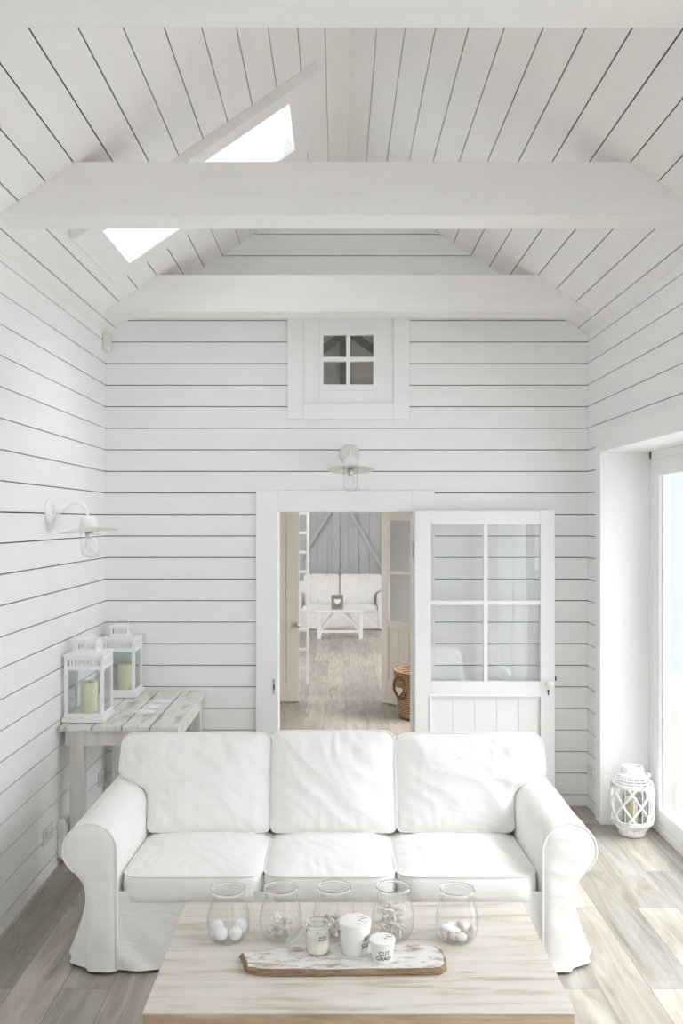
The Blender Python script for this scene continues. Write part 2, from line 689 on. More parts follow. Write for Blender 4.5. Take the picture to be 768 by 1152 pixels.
for (z0, z1) in split_rows(rows(ZR - 0.02), holes + [(9, 9.1, ZE, ZE)]):
    full_l, full_r = xl_at(z0), xr_at(z0)
    for a, b in wallmask(holes, z0, z1, full_l, full_r):
        a1 = xl_at(z1) if a == full_l else a
        b1 = xr_at(z1) if b == full_r else b
        mb.hexa([(a, YB, z0), (b, YB, z0), (b, YB + .02, z0), (a, YB + .02, z0), (a1, YB, z1), (b1, YB, z1), (b1, YB + .02, z1), (a1, YB + .02, z1)], 0)
for (z0, z1) in split_rows([(0, ZE), (ZE, ZR)], holes):
    for a, b in wallmask(holes, z0, z1, xl_at(z0) - .05, xr_at(z0) + .05):
        tl = XL - .05 if z1 <= ZE else xl_at(z1)
        a1 = (xl_at(z1) - .05) if a == xl_at(z0) - .05 else a
        b1 = (xr_at(z1) + .05) if b == xr_at(z0) + .05 else b
        mb.hexa([(a, YB + .02, z0), (b, YB + .02, z0), (b, YB + .14, z0), (a, YB + .14, z0), (a1, YB + .02, z1), (b1, YB + .02, z1), (b1, YB + .14, z1), (a1, YB + .14, z1)], 1)
        mb.hexa([(a, YB + .14, z0), (b, YB + .14, z0), (b, YB + .16, z0), (a, YB + .16, z0), (a1, YB + .14, z1), (b1, YB + .14, z1), (b1, YB + .16, z1), (a1, YB + .16, z1)], 2)
tag(mb.build('wall_back', ['wall_x', 'gap', 'cream']), 'white horizontally boarded end wall', kind='structure')

# ---- left wall
mb = MB()
for (z0, z1) in rows(ZE + 0.02):
    mb.box(XL - .02, XL, Y0, YB, z0, z1, 0)
mb.box(XL - .2, XL - .02, Y0, YB + .16, -.1, ZE + .1, 1)
tag(mb.build('wall_left', ['wall_y', 'gap']), 'white horizontally boarded left wall', kind='structure')

# ---- right wall with the long glazed opening
OPEN = (0.69, 5.642, 0.0, 2.372)
mb = MB()
for (z0, z1) in split_rows(rows(ZE + 0.02), [OPEN]):
    for a, b in wallmask([OPEN], z0, z1, Y0, YB):
        mb.box(XR, XR + .02, a, b, z0, z1, 0)
OPEN2 = (0.665, 5.665, 0.0, 2.395)
for (z0, z1) in split_rows([(0, ZE + .1)], [OPEN2]):
    for a, b in wallmask([OPEN2], z0, z1, Y0, YB + .16):
        mb.box(XR + .02, XR + .36, a, b, z0, z1, 1)
tag(mb.build('wall_right', ['wall_y', 'gap']), 'white horizontally boarded right wall above the glass doors', kind='structure')

# reveal lining + casing around the glazed opening
mb = MB()
mb.box(XR, 2.06, 5.63, 5.66, 0, 2.36)                 # far reveal
mb.box(1.66, XR, 5.63, 5.742, 0, 2.36)                  # casing board on the stub wall
mb.box(XR, 2.06, 0.67, 5.66, 2.36, 2.39)              # head lining
mb.box(1.66, XR, 0.6, 5.742, 2.36, 2.495)               # head casing
mb.box(XR, 2.06, 0.67, 0.70, 0, 2.36)
tag(mb.build('trim_1', 'paint', bevel=.003), 'smooth white lining of the deep window recess', kind='structure')

# ---- rear wall (behind the camera), with an added opening for fill light
mb = MB()
RO = (-1.0, 1.12, 1.0, 3.4)
for (z0, z1) in split_rows([(0, ZE), (ZE, ZR)], [RO]):
    l0, r0 = xl_at(z0) - .2, xr_at(z0) + .2
    for a, b in wallmask([RO], z0, z1, l0, r0):
        a1 = xl_at(z1) - .2 if a == l0 else a
        b1 = xr_at(z1) + .2 if b == r0 else b
        mb.hexa([(a, Y0 - .1, z0), (b, Y0 - .1, z0), (b, Y0, z0), (a, Y0, z0), (a1, Y0 - .1, z1), (b1, Y0 - .1, z1), (b1, Y0, z1), (a1, Y0, z1)], 0)
tag(mb.build('wall_rear', ['paint']), 'white wall opposite the sofa', kind='structure')

# ---- ceiling: boards running lengthwise on both slopes
LEN = math.sqrt(1 + SL * SL)
SKX0, SKX1, SKY0, SKY1 = -1.216, -0.25, 4.53, 5.15
mb = MB()


def on_slope(side, d, y, off=0.0):
    """d: horizontal distance from the ridge, off: outward along the normal"""
    x = XM + side * d
    z = ZR - SL * d
    nx, nz = side * SL / LEN, 1 / LEN
    return (x + nx * off, y, z + nz * off)


def slab(side, d0, d1, y0, y1, o0, o1, mi):
    c = []
    for o in (o0, o1):
        c += [on_slope(side, d0, y0, o), on_slope(side, d1, y0, o), on_slope(side, d1, y1, o), on_slope(side, d0, y1, o)]
    mb.hexa(c, mi)


STEP = 0.12
FILL_SKYLIGHT = (0.31, 1.276, 0.10, 1.70)  # hole for the added roof window
sd0, sd1 = XM - SKX1, XM - SKX0
for side in (-1, 1):
    k = 0
    half = (XM - XL) + 0.03
    while k * STEP < half:
        a = k * STEP + (0.0022 if k else 0)
        b = min((k + 1) * STEP - 0.0022, half)
        hs_ = [(sd0, sd1, SKY0, SKY1), FILL_SKYLIGHT] if side == -1 else []
        cuts = sorted({a, b} | {q for h_ in hs_ for q in h_[:2] if a < q < b})
        for p, q in zip(cuts[:-1], cuts[1:]):
            ye = [Y0]
            for h_ in sorted(hs_, key=lambda t_: t_[2]):
                if p >= h_[0] - 1e-6 and q <= h_[1] + 1e-6:
                    ye += [h_[2], h_[3]]
            ye.append(YB + .02)
            for i in range(0, len(ye), 2):
                slab(side, p, q, ye[i], ye[i + 1], 0, .018, 0)
        k += 1
    hs_ = [(sd0, sd1, SKY0, SKY1), FILL_SKYLIGHT] if side == -1 else []
    ycut = sorted({Y0, YB + .14} | {q for h_ in hs_ for q in (h_[2] - .013, h_[3] + .013)})
    for ya, yb_ in zip(ycut[:-1], ycut[1:]):
        inside = [h_ for h_ in hs_ if h_[2] - .02 < ya and yb_ < h_[3] + .02]
        if inside:
            h_ = inside[0]
            slab(side, 0, h_[0] - .013, ya, yb_, .018, .10, 1)
            slab(side, h_[1] + .013, half + .1, ya, yb_, .018, .10, 1)
        else:
            slab(side, 0, half + .1, ya, yb_, .018, .10, 1)
tag(mb.build('ceiling', ['ceil', 'gap']), 'white boarded pitched ceiling', kind='structure')

# ---- skylight
sky = tag(thing('window_1', on_slope(-1, (sd0 + sd1) / 2, (SKY0 + SKY1) / 2, 0), 'bright skylight in the left roof slope', None), kind='structure')
mb = MB()
T = 0.028
slab(-1, sd0 - .105, sd1 + .115, SKY0 - .15, SKY0, -T, 0, 0)
slab(-1, sd0 - .105, sd1 + .115, SKY1 - .008, SKY1 + .14, -T * .4, 0, 0)
slab(-1, sd0 - .105, sd0 + .005, SKY0, SKY1, -T * .4, 0, 0)
slab(-1, sd1 - .005, sd1 + .115, SKY0, SKY1, -T * .4, 0, 0)
mb.build('casing', 'ceil', sky, bevel=.003)
mb = MB()
slab(-1, sd0 - .14, sd1 + .10, SKY0 - .172, SKY0 - .15, -.05, 0, 0)
mb.build('edge_board', 'ceil', sky)
mb = MB()
slab(-1, sd0 - .012, sd0, SKY0 - .012, SKY1 + .012, .018, .10, 0)
slab(-1, sd1, sd1 + .012, SKY0 - .012, SKY1 + .012, .018, .10, 0)
slab(-1, sd0, sd1, SKY0 - .012, SKY0, .018, .10, 0)
slab(-1, sd0, sd1, SKY1, SKY1 + .012, .018, .10, 0)
mb.build('reveal', 'paint', sky)
mb = MB()
slab(-1, sd0, sd1, SKY0, SKY1, .002, .006, 0)
mb.build('pane', 'glass', sky)
# roof window added out of view to light the sofa from above
for side, nm in ((-1, 'fill_window_roof'),):
    a, b, c_, d = FILL_SKYLIGHT
    rs = tag(thing(nm, on_slope(side, (a + b) / 2, (c_ + d) / 2, 0), 'added top-light roof window in the %s slope behind the nearest beam' % ('left' if side < 0 else 'right'), None), kind='structure')
    mb = MB()
    slab(side, a - .012, a, c_ - .012, d + .012, .018, .10, 0)
    slab(side, b, b + .012, c_ - .012, d + .012, .018, .10, 0)
    slab(side, a, b, c_ - .012, c_, .018, .10, 0)
    slab(side, a, b, d, d + .012, .018, .10, 0)
    mb.build('reveal', 'paint', rs)
    mb = MB()
    slab(side, a, b, c_, d, .03, .036, 0)
    mb.build('pane', 'glass', rs)

# ---- tie beams
BZ0, BZ1 = 3.244, 3.479


def tie_beam(y0, y1, label):
    m_ = MB()
    a0, a1 = xl_at(BZ0) - .015, xl_at(BZ1) - .015
    b0, b1 = xr_at(BZ0) + .015, xr_at(BZ1) + .015
    m_.prism([(a0, BZ0), (b0, BZ0), (b1, BZ1), (a1, BZ1)], y0, y1, 'y')
    o = m_.build('ceiling_beam', 'beam', origin=(XM, (y0 + y1) / 2, BZ0), bevel=.004)
    return tag(o, label, 'beam', 'white tie beams across the pitched ceiling')


tie_beam(2.195, 2.376, 'white timber tie beam nearest, along the top edge of the photo')
tie_beam(3.84, 4.015, 'white timber tie beam crossing in front of the skylight')
tie_beam(5.609, 5.785, 'white timber tie beam just above the small four-pane window')

# ---- gable window (small four-pane)
gw = thing('window_2', (0.07, 6.0, 2.65), 'small four-pane window high in the end wall', None, kind='structure')
mb = MB()
Zt = 3.32
mb.box(-.339, -.232, 5.976, 5.999, 2.609, Zt)
mb.box(.374, .482, 5.976, 5.999, 2.609, Zt)
mb.box(-.232, .374, 5.976, 5.999, 2.609, 2.717)
mb.build('window_casing', 'paint', gw, bevel=.003)
sx0, sx1, sz0, sz1 = -.121, .262, 2.806, 3.221
mb = MB()
mb.box(-.232, sx0, 6.000, 6.03, 2.717, 3.33)
mb.box(sx1, .374, 6.000, 6.03, 2.717, 3.33)
mb.box(sx0, sx1, 6.000, 6.03, 2.717, sz0)
mb.box(sx0, sx1, 6.000, 6.03, sz1, 3.33)
mb.build('inset_panel', 'paint', gw, bevel=.002)
px0, px1, pz0, pz1 = -.099, .240, 2.844, 3.181
pmx, pmz = .069, 3.016
mb = MB()
mb.box(sx0, px0, 5.992, 6.04, sz0, sz1)
mb.box(px1, sx1, 5.992, 6.04, sz0, sz1)
mb.box(px0, px1, 5.992, 6.04, sz0, pz0)
mb.box(px0, px1, 5.992, 6.04, pz1, sz1)
mb.box(pmx - .014, pmx + .014, 5.994, 6.035, pz0, pz1)
mb.box(px0, px1, 5.995, 6.035, pmz - .014, pmz + .014)
mb.build('sash', 'paint', gw)
for a, b in ((px0, pmx - .014), (pmx + .014, px1)):
    for c_, d in ((pz0, pmz - .014), (pmz + .014, pz1)):
        MB().box(a, b, 6.016, 6.02, c_, d).build('pane', 'glass', gw)

# ---- glazed sliding doors on the right
sl = thing('window_3', (1.99, 3.2, 0), 'tall white-framed sliding glass doors along the right wall', None, kind='structure')
mb = MB()
FX0, FX1 = 1.97, 2.06
mb.box(FX0, FX1, .70, 5.63, 0, .05)
mb.box(FX0, FX1, .70, 5.63, 2.31, 2.36)
mb.box(FX0, FX1, 5.585, 5.628, 0, 2.36)
mb.box(FX0, FX1, .70, .74, 0, 2.36)
mb.build('outer_frame', 'paint', sl, bevel=.004)
leafs = [(4.02, 5.58, 1.975, 2.03), (2.45, 4.0, 1.985, 2.04), (.74, 2.43, 1.975, 2.03)]
for (a, b, xa, xb) in leafs:
    mb = MB()
    mb.box(xa, xb, a, a + .11, .05, 2.31)
    mb.box(xa, xb, b - .11, b, .05, 2.31)
    mb.box(xa, xb, a + .11, b - .11, .05, .152)
    mb.box(xa, xb, a + .11, b - .11, 2.205, 2.31)
    s = mb.build('sash', 'paint', sl, bevel=.005)
    MB().box(xb - .02, xb - .014, a + .11, b - .11, .152, 2.205).build('pane', 'glass', s)
    mb = MB()
    mb.box(xa + .022, xb - .01, b - .122, b - .109, .155, 2.20)
    mb.box(xa + .022, xb - .01, a + .109, a + .122, .155, 2.20)
    mb.build('glazing_bead', 'socket_grey', s)

rw = thing('fill_window_rear', (0.06, Y0, 1.0), 'gable window added behind the viewpoint for fill light', None, kind='structure')  # added window, unseen, throws fill light on beam fronts and end wall
mb = MB()
for a, b in ((-1.0, -.94), (.03, .09), (1.06, 1.12)):
    mb.box(a, b, Y0 - .07, Y0 - .02, 1.0, 3.4)
for a, b in ((-.94, .03), (.09, 1.06)):
    mb.box(a, b, Y0 - .07, Y0 - .02, 1.0, 1.08)
    mb.box(a, b, Y0 - .07, Y0 - .02, 3.32, 3.4)
mb.build('outer_frame', 'paint', rw)
for a, b in ((-.94, .03), (.09, 1.06)):
    MB().box(a, b, Y0 - .05, Y0 - .044, 1.08, 3.32).build('pane', 'glass', rw)

# ---- sheer curtain gathered by the glass doors (seen mirrored in the open door)
vs, fs = [], []
nn = 90
for i in range(6):
    z = .03 + (2.33 - .03) * i / 5
    for k in range(nn + 1):
        t = k / nn
        spread = .62 - .22 * smooth_step(.2, 1.0, i / 5)
        vs.append((1.86 + .035 * math.sin(t * 2 * PI * 9) * (1 - .3 * i / 5), 2.72 + (t - .5) * spread, z))
for i in range(5):
    for k in range(nn):
        fs.append((i * (nn + 1) + k, i * (nn + 1) + k + 1, (i + 1) * (nn + 1) + k + 1, (i + 1) * (nn + 1) + k))
mb = MB().add(vs, fs, 0, True)
cu = mb.build('sheer_curtain', 'sheer', origin=(1.86, 2.72, 0))
cu.modifiers.new('cloth', 'SOLIDIFY').thickness = .0015
tag(cu, 'white sheer curtain gathered beside the glass doors, mirrored in the open door', 'curtain')

# ---- doorway casing and jamb lining
mb = MB()
mb.box(-.551, -.402, 5.976, 5.999, 0, 2.129)
mb.box(.500, .651, 5.976, 5.999, 0, 2.129)
mb.box(-.402, .500, 5.976, 5.999, 1.985, 2.129)
mb.box(-.42, -.402, 5.999, 6.17, 0, 1.985)
mb.box(.500, .518, 5.999, 6.17, 0, 1.985)
mb.box(-.42, .518, 5.999, 6.17, 1.985, 2.003)
cas = tag(mb.build('trim_2', 'paint', bevel=.003), 'wide white casing round the doorway', kind='structure')
# strike plate on the left jamb
mb = MB().box(-.436, -.424, 5.972, 5.977, .755, .862)
mb.box(-.434, -.426, 5.9715, 5.9725, .79, .825, 1)
tag(mb.build('strike_plate', ['chrome', 'black'], origin=(-.43, 5.975, .80)), 'small steel strike plate on the left side of the doorway casing', 'strike plate')

# ---- front door leaf, folded back against the wall
d1 = thing('door_1', (0.51, 5.93, 0), 'open white half-glazed door folded flat against the end wall', None, kind='structure')
DX0, DX1, DZ0, DZ1 = .510, 1.440, .012, 1.992
DY0, DY1 = 5.900, 5.945
gx = [(.617, .966), (.994, 1.344)]
gz = [(.857, 1.365), (1.395, 1.900)]
mb = MB()
mb.box(DX0, gx[0][0], DY0, DY1, DZ0, DZ1)
mb.box(gx[1][1], DX1, DY0, DY1, DZ0, DZ1)
mb.box(gx[0][0], gx[1][1], DY0, DY1, gz[1][1], DZ1)
mb.box(gx[0][0], gx[1][1], DY0, DY1, .765, gz[0][0])
mb.box(gx[0][0], gx[1][1], DY0, DY1, DZ0, .22)
mb.build('door_frame', 'paint', d1, bevel=.004)
mb = MB()
mb.box(.966, .994, DY0 + .004, DY1 - .004, gz[0][0], gz[1][1])
mb.box(gx[0][0], gx[1][1], DY0 + .006, DY1 - .006, 1.365, 1.395)
mb.build('glazing_bar', 'paint', d1, bevel=.003)
mb = MB()
nb = 5
x0, x1 = gx[0][0], gx[1][1]
for k in range(nb):
    a, b = x0 + (x1 - x0) * k / nb + .0025, x0 + (x1 - x0) * (k + 1) / nb - .0025
    mb.box(a, b, DY0 + .016, DY1 - .014, .22, .765)
mb.box(x0, x1, DY0 + .021, DY1 - .018, .22, .765)
mb.build('boarded_panel', 'paint', d1, bevel=.002)
mb = MB()
for a, b, c_, d in ((x0 - .012, x1 + .012, .757, .769), (x0 - .012, x0, .22, .757), (x1, x1 + .012, .22, .757)):
    mb.box(a, b, DY0 - .006, DY0 + .008, c_, d)
mb.build('panel_moulding', 'paint', d1, bevel=.002)
for a, b in gx:
    for c_, d in gz:
        MB().box(a, b, 5.920, 5.925, c_, d).build('pane', 'doorglass', d1)
kz = 1.93 - .1845 * 5.86
mb = MB().lathe([(0, -.052), (.014, -.050), (.024, -.040), (.027, -.028), (.022, -.014), (.010, -.006), (.009, .0), (.022, .001), (.022, .004)], (1.403, DY0 - .003, kz), 24, 'y')
tag(mb.build('door_knob', 'ceramic', d1), 'white ceramic knob')
mb = MB().lathe([(0, -.002), (.0075, -.002), (.0075, 0)], (1.396, DY0, kz - .052), 16, 'y')
mb.box(1.392, 1.400, DY0 - .002, DY0, kz - .082, kz - .056)
tag(mb.build('keyhole', 'black', d1), 'black keyhole')
MB().box(DX1, DX1 + .012, 5.915, 5.935, kz + .012, kz + .04).build('latch', 'black', d1)
for z in (.35, 1.73):
    mb = MB().tube([(.505, 5.958, z - .05), (.505, 5.958, z + .05)], .008, 10)
    tag(mb.build('hinge', 'chrome', d1), 'steel hinge')

# ------------------------------------------------------------------ the hall and the far room
HY = 9.4
mb = MB()
mb.box(XL - .2, XL, YB + .16, HY, 0, 4.4)
tag(mb.build('wall_hall_left', 'cream'), 'pale wall of the hall beyond', kind='structure')
HO = (6.4, 8.9, 0.6, 2.2)  # opening added in the hall wall to let daylight in
mb = MB()
for (z0, z1) in split_rows([(0, 4.4)], [HO]):
    for a, b in wallmask([HO], z0, z1, YB + .16, HY):
        mb.box(XR, XR + .2, a, b, z0, z1)
tag(mb.build('wall_hall_right', 'hallgrey'), 'pale wall of the hall beyond', kind='structure')
mb = MB()
for side in (-1, 1):
    slab(side, 0, XM - XL + .1, YB + .16, HY + .1, 0, .1, 0)
tag(mb.build('ceiling_hall', 'loft'), 'boarded roof over the hall', kind='structure')
# partition with the second doorway
PO = (-1.25, .486, 0, 2.15)
mb = MB()
for (z0, z1) in split_rows([(0, ZE), (ZE, ZR)], [PO]):
    l0, r0 = xl_at(z0), xr_at(z0)
    for a, b in wallmask([PO], z0, z1, l0, r0):
        a1 = xl_at(z1) if a == l0 else a
        b1 = xr_at(z1) if b == r0 else b
        mb.hexa([(a, HY, z0), (b, HY, z0), (b, HY + .1, z0), (a, HY + .1, z0), (a1, HY, z1), (b1, HY, z1), (b1, HY + .1, z1), (a1, HY + .1, z1)], 0)
# upper part is boarded upright
n = 0
x = XL + .02
while x < XR - .05:
    b = min(x + .21, XR)
    xa, xb = x + .004, b - .004
    mb.hexa([(xa, HY - .02, 2.3), (xb, HY - .02, 2.3), (xb, HY, 2.3), (xa, HY, 2.3),
             (xa, HY - .02, ZR - SL * abs(xa - XM)), (xb, HY - .02, ZR - SL * abs(xb - XM)), (xb, HY, ZR - SL * abs(xb - XM)), (xa, HY, ZR - SL * abs(xa - XM))], 1)
    x = b
tag(mb.build('wall_hall_end', ['hallgrey', 'loft']), 'partition between the hall and the far room', kind='structure')
mb = MB()
ax, az = .105, 3.90
for s in (-1, 1):
    mb.bar((ax, HY - .06, az), (ax + s * 1.2, HY - .06, az - .68 * 1.2), .07, .11, (0, 1, 0))
mb.box(.02, .10, HY - .1, HY - .03, 2.3, az - .03)
tag(mb.build('trim_3', 'darkbeam'), 'dark rafters seen through the small gable window', kind='structure')
# fixed / closed left leaf with knob
d2 = thing('door_2', (-.83, HY + .03, 0), 'closed cream boarded door leaf left of the second doorway', None, kind='structure')
mb = MB()
mb.box(-.545, -.412, HY + .005, HY + .05, .01, 2.12)
mb.box(-1.25, -1.12, HY + .005, HY + .05, .01, 2.12)
mb.box(-1.12, -.545, HY + .005, HY + .05, 2.0, 2.12)
mb.box(-1.12, -.545, HY + .005, HY + .05, .01, .2)
mb.build('door_frame', 'cream', d2, bevel=.003)
mb = MB()
for k in range(4):
    a = -1.12 + .575 * k / 4
    mb.box(a + .002, a + .1417, HY + .015, HY + .04, .2, 2.0)
mb.build('boarded_panel', 'cream', d2)
mb = MB().lathe([(0, -.055), (.02, -.052), (.03, -.038), (.028, -.022), (.012, -.01), (.012, 0)], (-.43, HY + .005, .82), 20, 'y')
mb.build('door_knob', 'chrome', d2)
# right leaf, swung open towards the camera at 45 degrees
d3 = thing('door_3', (.49, HY, 0), 'half-glazed cream door standing ajar at the second doorway', None, kind='structure')
d3.rotation_euler = (0, 0, -PI / 4)
o3 = Vector((.49, HY, 0))


def loc3(a, b, y0, y1, z0, z1, m_):
    m_.box(o3.x + a, o3.x + b, o3.y + y0, o3.y + y1, z0, z1)


W3 = .9
mb = MB()
st = .085
loc3(0, st, -.045, 0, .01, 2.12, mb)
loc3(W3 - st, W3, -.045, 0, .01, 2.12, mb)
loc3(st, W3 - st, -.045, 0, 1.925, 2.12, mb)
loc3(st, W3 - st, -.045, 0, .80, .87, mb)
loc3(st, W3 - st, -.045, 0, .01, .26, mb)
mb.build('door_frame', 'cream', d3, bevel=.003)
mb = MB()
loc3(st, W3 - st, -.038, -.007, 1.365, 1.395, mb)
loc3(W3 / 2 - .013, W3 / 2 + .013, -.038, -.007, .87, 1.925, mb)
mb.build('glazing_bar', 'cream', d3)
mb = MB()
for k in range(5):
    a = st + (W3 - 2 * st) * k / 5
    loc3(a + .002, a + (W3 - 2 * st) / 5 - .002, -.03, -.012, .26, .80, mb)
mb.build('boarded_panel', 'cream', d3)
for a, b in ((st, W3 / 2 - .013), (W3 / 2 + .013, W3 - st)):
    for c_, d in ((.87, 1.365), (1.395, 1.925)):
        mb = MB()
        loc3(a, b, -.025, -.02, c_, d, mb)
        mb.build('pane', 'doorglass', d3)

# far room shell
FY = 17.0
mb = MB()
x = -3.2
while x < 3.2:
    mb.box(x + .004, x + .196, FY - .02, FY, 0, 3.2, 0)
    x += .2
mb.box(-3.4, 3.4, FY, FY + .1, 0, 3.2, 0)
tag(mb.build('wall_far_end', ['greyboard', 'gap']), 'grey upright boarded wall of the far room', kind='structure')
mb = MB()
mb.box(-.105, .033, FY - .06, FY - .02, 0, 3.2)
mb.bar((-.13, FY - .04, 2.10), (-.72, FY - .04, 1.16), .05, .10, (0, 1, 0))
mb.bar((.26, FY - .04, 2.04), (1.0, FY - .04, .74), .05, .10, (0, 1, 0))
mb.box(-3.2, 3.2, FY - .06, FY - .02, 2.12, 2.26)
tag(mb.build('trim_4', 'greyboard', bevel=.003), 'grey post and diagonal braces on the far boarded wall', kind='structure')
FL = [(9.7, 12.8, .02, 2.8), (13.4, 15.2, .6, 2.4)]
for nm, x0, x1 in (('wall_far_left', -3.4, -3.2), ('wall_far_right', 3.2, 3.4)):
    mb = MB()
    for (z0, z1) in split_rows([(0, 3.2)], FL):
        for a, b in wallmask(FL, z0, z1, HY + .1, FY):
            mb.box(x0, x1, a, b, z0, z1)
    tag(mb.build(nm, 'paint'), 'pale side wall of the far room', kind='structure')
mb = MB()  # gap left between the ceiling pieces, added to brighten the far room
mb.box(-3.4, 3.4, HY + .1, 9.9, 3.2, 3.3)
mb.box(-3.4, 3.4, 11.7, FY + .1, 3.2, 3.3)
mb.box(-3.4, -1.0, 9.9, 11.7, 3.2, 3.3)
mb.box(1.2, 3.4, 9.9, 11.7, 3.2, 3.3)
tag(mb.build('ceiling_far', 'paint'), 'ceiling of the far room', kind='structure')
mb = MB()
mb.box(-3.4, XL, HY, HY + .1, 0, 3.2)
mb.box(XR, 3.4, HY, HY + .1, 0, 3.2)
tag(mb.build('wall_far_near', 'paint'), 'near wall of the far room', kind='structure')

# ------------------------------------------------------------------ big furniture: the sofa
SX = -.035


def disp(p, a=1.0, f=5.0):
    q = Vector((p[0] * f, p[1] * f, p[2] * f))
    return a * (noise.noise(q) * .6 + (abs(noise.noise(q * 2.1 + Vector((7, 3, 1)))) - .25) * .5)


def arm_mesh(sgn, cx, yf, yb, ztop, r, inner, foot, hem, bm_name, flare=.118, res=1.0):
    """rolled slipcover arm; x offsets measured outward from cx"""
    zc = ztop - r
    rc = inner + r
    rowz = [hem + (zc - .15 - hem) * i / 13 for i in range(14)]
    rowz += [zc - .15 + .15 * i / 10 for i in range(1, 10)]
    rowz += [zc + r * math.sin(PI / 2 * i / 10) for i in range(0, 11)]

    def xin(z):
        return inner if z <= zc else rc - math.sqrt(max(0, r * r - (z - zc) ** 2))

    def circ(z):
        return rc + math.sqrt(max(0, r * r - (z - zc) ** 2))

    def xout(z, y):
        z1, z2 = zc - .035, hem + .335
        neck = foot + .008
        if z >= z1:
            x = circ(z)
        elif z > z2:
            t = (z - z2) / (z1 - z2)
            x = neck + (circ(z1) - neck) * t * t * (3 - 2 * t) + t * t * (t - 1) * .45 * (z1 - z2)
        else:
            x = foot + .008 * (z / z2)
        fl = smooth_step(yf + .012, yf + .085, y)
        dn = max(0, (zc - .13 - z) / (zc - .13))
        x += fl * flare * dn ** 1.25
        x += fl * dn * .016 * math.sin(y * 27 + 1.0) + fl * dn * .003 * math.sin(y * 61)
        return x
    m_ = MB()
    ny = 26
    ys = [yf, yf + .004, yf + .015, yf + .03, yf + .045, yf + .06, yf + .08] + [yf + .08 + (yb - yf - .08) * i / (ny - 7) for i in range(1, ny - 6)]
    # outline stations
    R = len(rowz)
    grid = []
    for j, y in enumerate(ys):
        k = .006 if j == 0 else 0
        ring = []
        for z in rowz:
            ring.append((xin(z) + k, y, z))
        for z in reversed(rowz[:-1]):
            ring.append((xout(z, y) - k, y, z))
        g = []
        for (x, yy, z) in ring:
            d = disp((x, yy * .6, z), .006, 6) if j > 2 else 0
            g.append((SXX(cx, sgn, x + d * (1 if x > rc else -1) * .6), yy, z + (d if z > zc else 0)))
        grid.append(g)
    n = len(grid[0])
    vs = [p for g in grid for p in g]
    fs = []
    for j in range(len(ys) - 1):
        for i in range(n - 1):
            fs.append((j * n + i, j * n + i + 1, (j + 1) * n + i + 1, (j + 1) * n + i))
    m_.add(vs, fs, 0, True)
    # caps
    for y, pf in ((yf, -1), (yb, 1)):
        nc = 10
        vs = []
        for z in rowz:
            a, b = xin(z) + (.006 if pf < 0 else 0), xout(z, y) - (.006 if pf < 0 else 0)
            for q in range(nc + 1):
                t = q / nc
                bul = .012 * (1 - (2 * t - 1) ** 4) * min(1, (ztop - z) / .05) if pf < 0 else 0
                wr = disp((a + (b - a) * t * .6, 3, z * 3.2 + (b - a) * t * .8), .013, 4.5) * min(1, 4 * t * (1 - t)) if pf < 0 else 0
                vs.append((SXX(cx, sgn, a + (b - a) * t), y + pf * (bul + wr), z))
        fs = []
        for i in range(R - 1):
            for q in range(nc):
                fs.append((i * (nc + 1) + q, i * (nc + 1) + q + 1, (i + 1) * (nc + 1) + q + 1, (i + 1) * (nc + 1) + q))
        m_.add(vs, fs, 0, True)
    # line of piping round the front of the roll
    pip = []
    for z in [hem + .01, hem + .1, hem + .2, hem + .3] + rowz[13:]:
        pip.append((SXX(cx, sgn, xin(z) + .002), yf - .001, z))
    for z in reversed(rowz[17:-1]):
        pip.append((SXX(cx, sgn, xout(z, yf) - .002), yf - .001, z))
    return m_, pip


def SXX(cx, sgn, x):
    return cx + sgn * x


